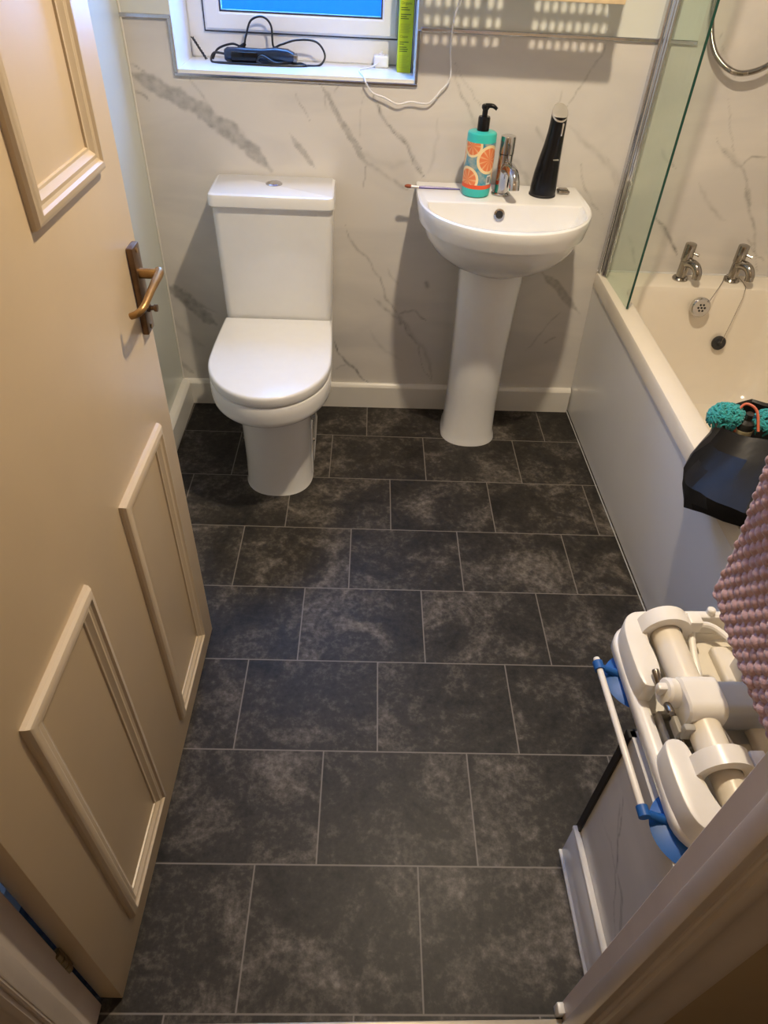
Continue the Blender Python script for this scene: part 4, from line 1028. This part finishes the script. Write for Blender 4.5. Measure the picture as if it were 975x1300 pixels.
# suction cups with pull tabs and the release rod
for y in (.655, .408):
    b = MB(); c = (.484, y, SZ+.001)
    b.lathe([(.056, 0), (.058, .0015), (.050, .005), (.034, .009), (.018, .012), (.016, .0145)], c, n=40)
    cp = b.build('suction_cup', M['blue_rubber'], lift)
    b = MB(); b.tube([(.452, y+.012, SZ+.008), (.436, y+.015, SZ+.013), (.420, y+.018, SZ+.018)], [.008, .006, .006], 12, 5); b.lathe([(.0085, -.008), (.0085, .008)], (.416, y+.019, SZ+.020), (0, 1, 0), 16); b.build('pull_tab', M['blue_rubber'], cp)
b = MB(); b.lathe([(.0048, 0), (.0053, .002), (.0053, .264), (.0048, .266), (0, .2665)], (.416, .424, SZ+.020), (0, 1, 0), 14); b.build('release_rod', M['lift_white'], lift)

# ------------------------------------------------------------------ pink crocheted mat over the lift's backrest
def pink_mat():
    # surface runs along y (width) and up the face; u along y, w up
    U0, U1, W0, W1 = .30, .690, 0.0, .42
    st = .0020; nu = int((U1-U0)/st); nw = int((W1-W0)/st)
    nu_, nw_ = nu+1, nw+1
    uu = np.linspace(U0, U1, nu_); ww = np.linspace(W0, W1, nw_)
    U, W = np.meshgrid(uu, ww)
    cs, rs = .0200, .0150
    row = np.floor(W/rs); h = np.zeros_like(U)
    # interlocking puffs of yarn, every other row shifted by half a stitch
    for dr in (-1, 0, 1):
        r_ = row+dr
        uo = U/cs+.5*(np.mod(r_, 2)); col = np.floor(uo)
        for dc in (-1, 0, 1):
            c_ = col+dc
            rnd = np.sin(c_*12.9+r_*78.2)*43758.5; rnd = rnd-np.floor(rnd)
            dx = (uo-c_-.5)*cs; dy = W-(r_+.5)*rs
            q = 1-((dx*.95+dy*.25)/(.0108+.001*rnd))**2-((dy-.15*dx)/(.0105))**2
            h = np.maximum(h, (.0100+.003*rnd)*np.clip(q, 0, 1)**.5)
    edge = np.minimum(np.minimum(U-U0, U1-U), W-W0)
    h = np.where(edge < .012, .006*np.sqrt(np.clip(edge/.012, 0, 1))*(.8+.2*np.abs(np.sin(U*260+W*260))), h+.001)
    X0 = .585; 
    # gentle sag and lean of the cloth
    base_x = X0-.030-.055*(W/.42)*0 - .012*np.sin((U-U0)/(U1-U0)*PI)*.5 + .004*np.sin(W*18+U*9)
    Zb = .655+W*1.0
    base_x = base_x-.03*W/.42
    Xf = base_x-h; Yf = U; Zf = Zb-.10*(U1-U)*.9*0
    # the lower hem drops a little towards the door
    Zf = Zf-(U1-U)*.10
    n = nu_*nw_
    front = np.stack([Xf.ravel(), Yf.ravel(), Zf.ravel()], 1)
    bk = np.stack([(base_x+.010).ravel(), Yf.ravel(), Zf.ravel()], 1)
    co = np.concatenate([front, bk])
    F = []
    idx = np.arange(n).reshape(nw_, nu_)
    a = idx[:-1, :-1].ravel(); b_ = idx[:-1, 1:].ravel(); c = idx[1:, 1:].ravel(); d = idx[1:, :-1].ravel()
    F += np.stack([a, d, c, b_], 1).tolist()
    F += [[p+n for p in f][::-1] for f in F[:]][::1]
    border = list(idx[0, :])+list(idx[1:, -1])+list(idx[-1, -2::-1])+list(idx[-2:0:-1, 0])
    for i in range(len(border)):
        p, q = int(border[i]), int(border[(i+1) % len(border)])
        F.append([p, q, q+n, p+n])
    me = bpy.data.meshes.new('bath_mat'); 
    me.from_pydata((co-np.array([.61, .50, .655])).tolist(), [], F); me.materials.append(M['pink'])
    me.polygons.foreach_set('use_smooth', [True]*len(me.polygons))
    o = bpy.data.objects.new('bath_mat', me); COL.objects.link(o); o.location = (.61, .50, .655)
    o.name = 'bath_mat'; tag(o, 'dusty pink chunky crocheted mat hanging over the white bath lift', 'mat')
pink_mat()

# ------------------------------------------------------------------ lights
def light(kind, name, loc, energy, col, **k):
    L = bpy.data.lights.new(name, kind); L.energy = energy; L.color = col
    for a, v in k.items(): setattr(L, a, v)
    o = bpy.data.objects.new(name, L); COL.objects.link(o); o.location = loc; return o
light('AREA', 'ceiling_lamp_light', (.36, 1.20, 2.24), 28.5, (1, .825, .595), shape='DISK', size=.07)
light('POINT', 'hall_lamp_light', (-.40, -.70, 2.05), 6.0, (1, .78, .52), shadow_soft_size=.12)
sl = light('SUN', 'dusk_daylight', (0, 4, 4), 95.0, (.20, .52, 1), angle=R_(110))
sl.rotation_euler = Vector((-.25, -1, -.75)).to_track_quat('-Z', 'Y').to_euler()
w = bpy.data.worlds.new('dusk'); S.world = w; w.use_nodes = True
w.node_tree.nodes['Background'].inputs[0].default_value = (.008, .24, .9, 1); w.node_tree.nodes['Background'].inputs[1].default_value = .7

# ------------------------------------------------------------------ camera
B = camera_basis()
cam = bpy.data.cameras.new('camera'); co = bpy.data.objects.new('camera', cam); COL.objects.link(co)
co.matrix_world = Matrix(((B[0][0], B[1][0], -B[2][0], 0), (B[0][1], B[1][1], -B[2][1], 0), (B[0][2], B[1][2], -B[2][2], 1.42), (0, 0, 0, 1)))
cam.sensor_fit = 'VERTICAL'; cam.sensor_height = 36.0; cam.lens = 863.95/1300*36; cam.clip_start = .02
S.camera = co
S.view_settings.view_transform = 'Standard'; S.view_settings.look = 'None'; S.view_settings.gamma = 1.0; S.view_settings.use_curve_mapping = False
S.view_settings.exposure = 0.0
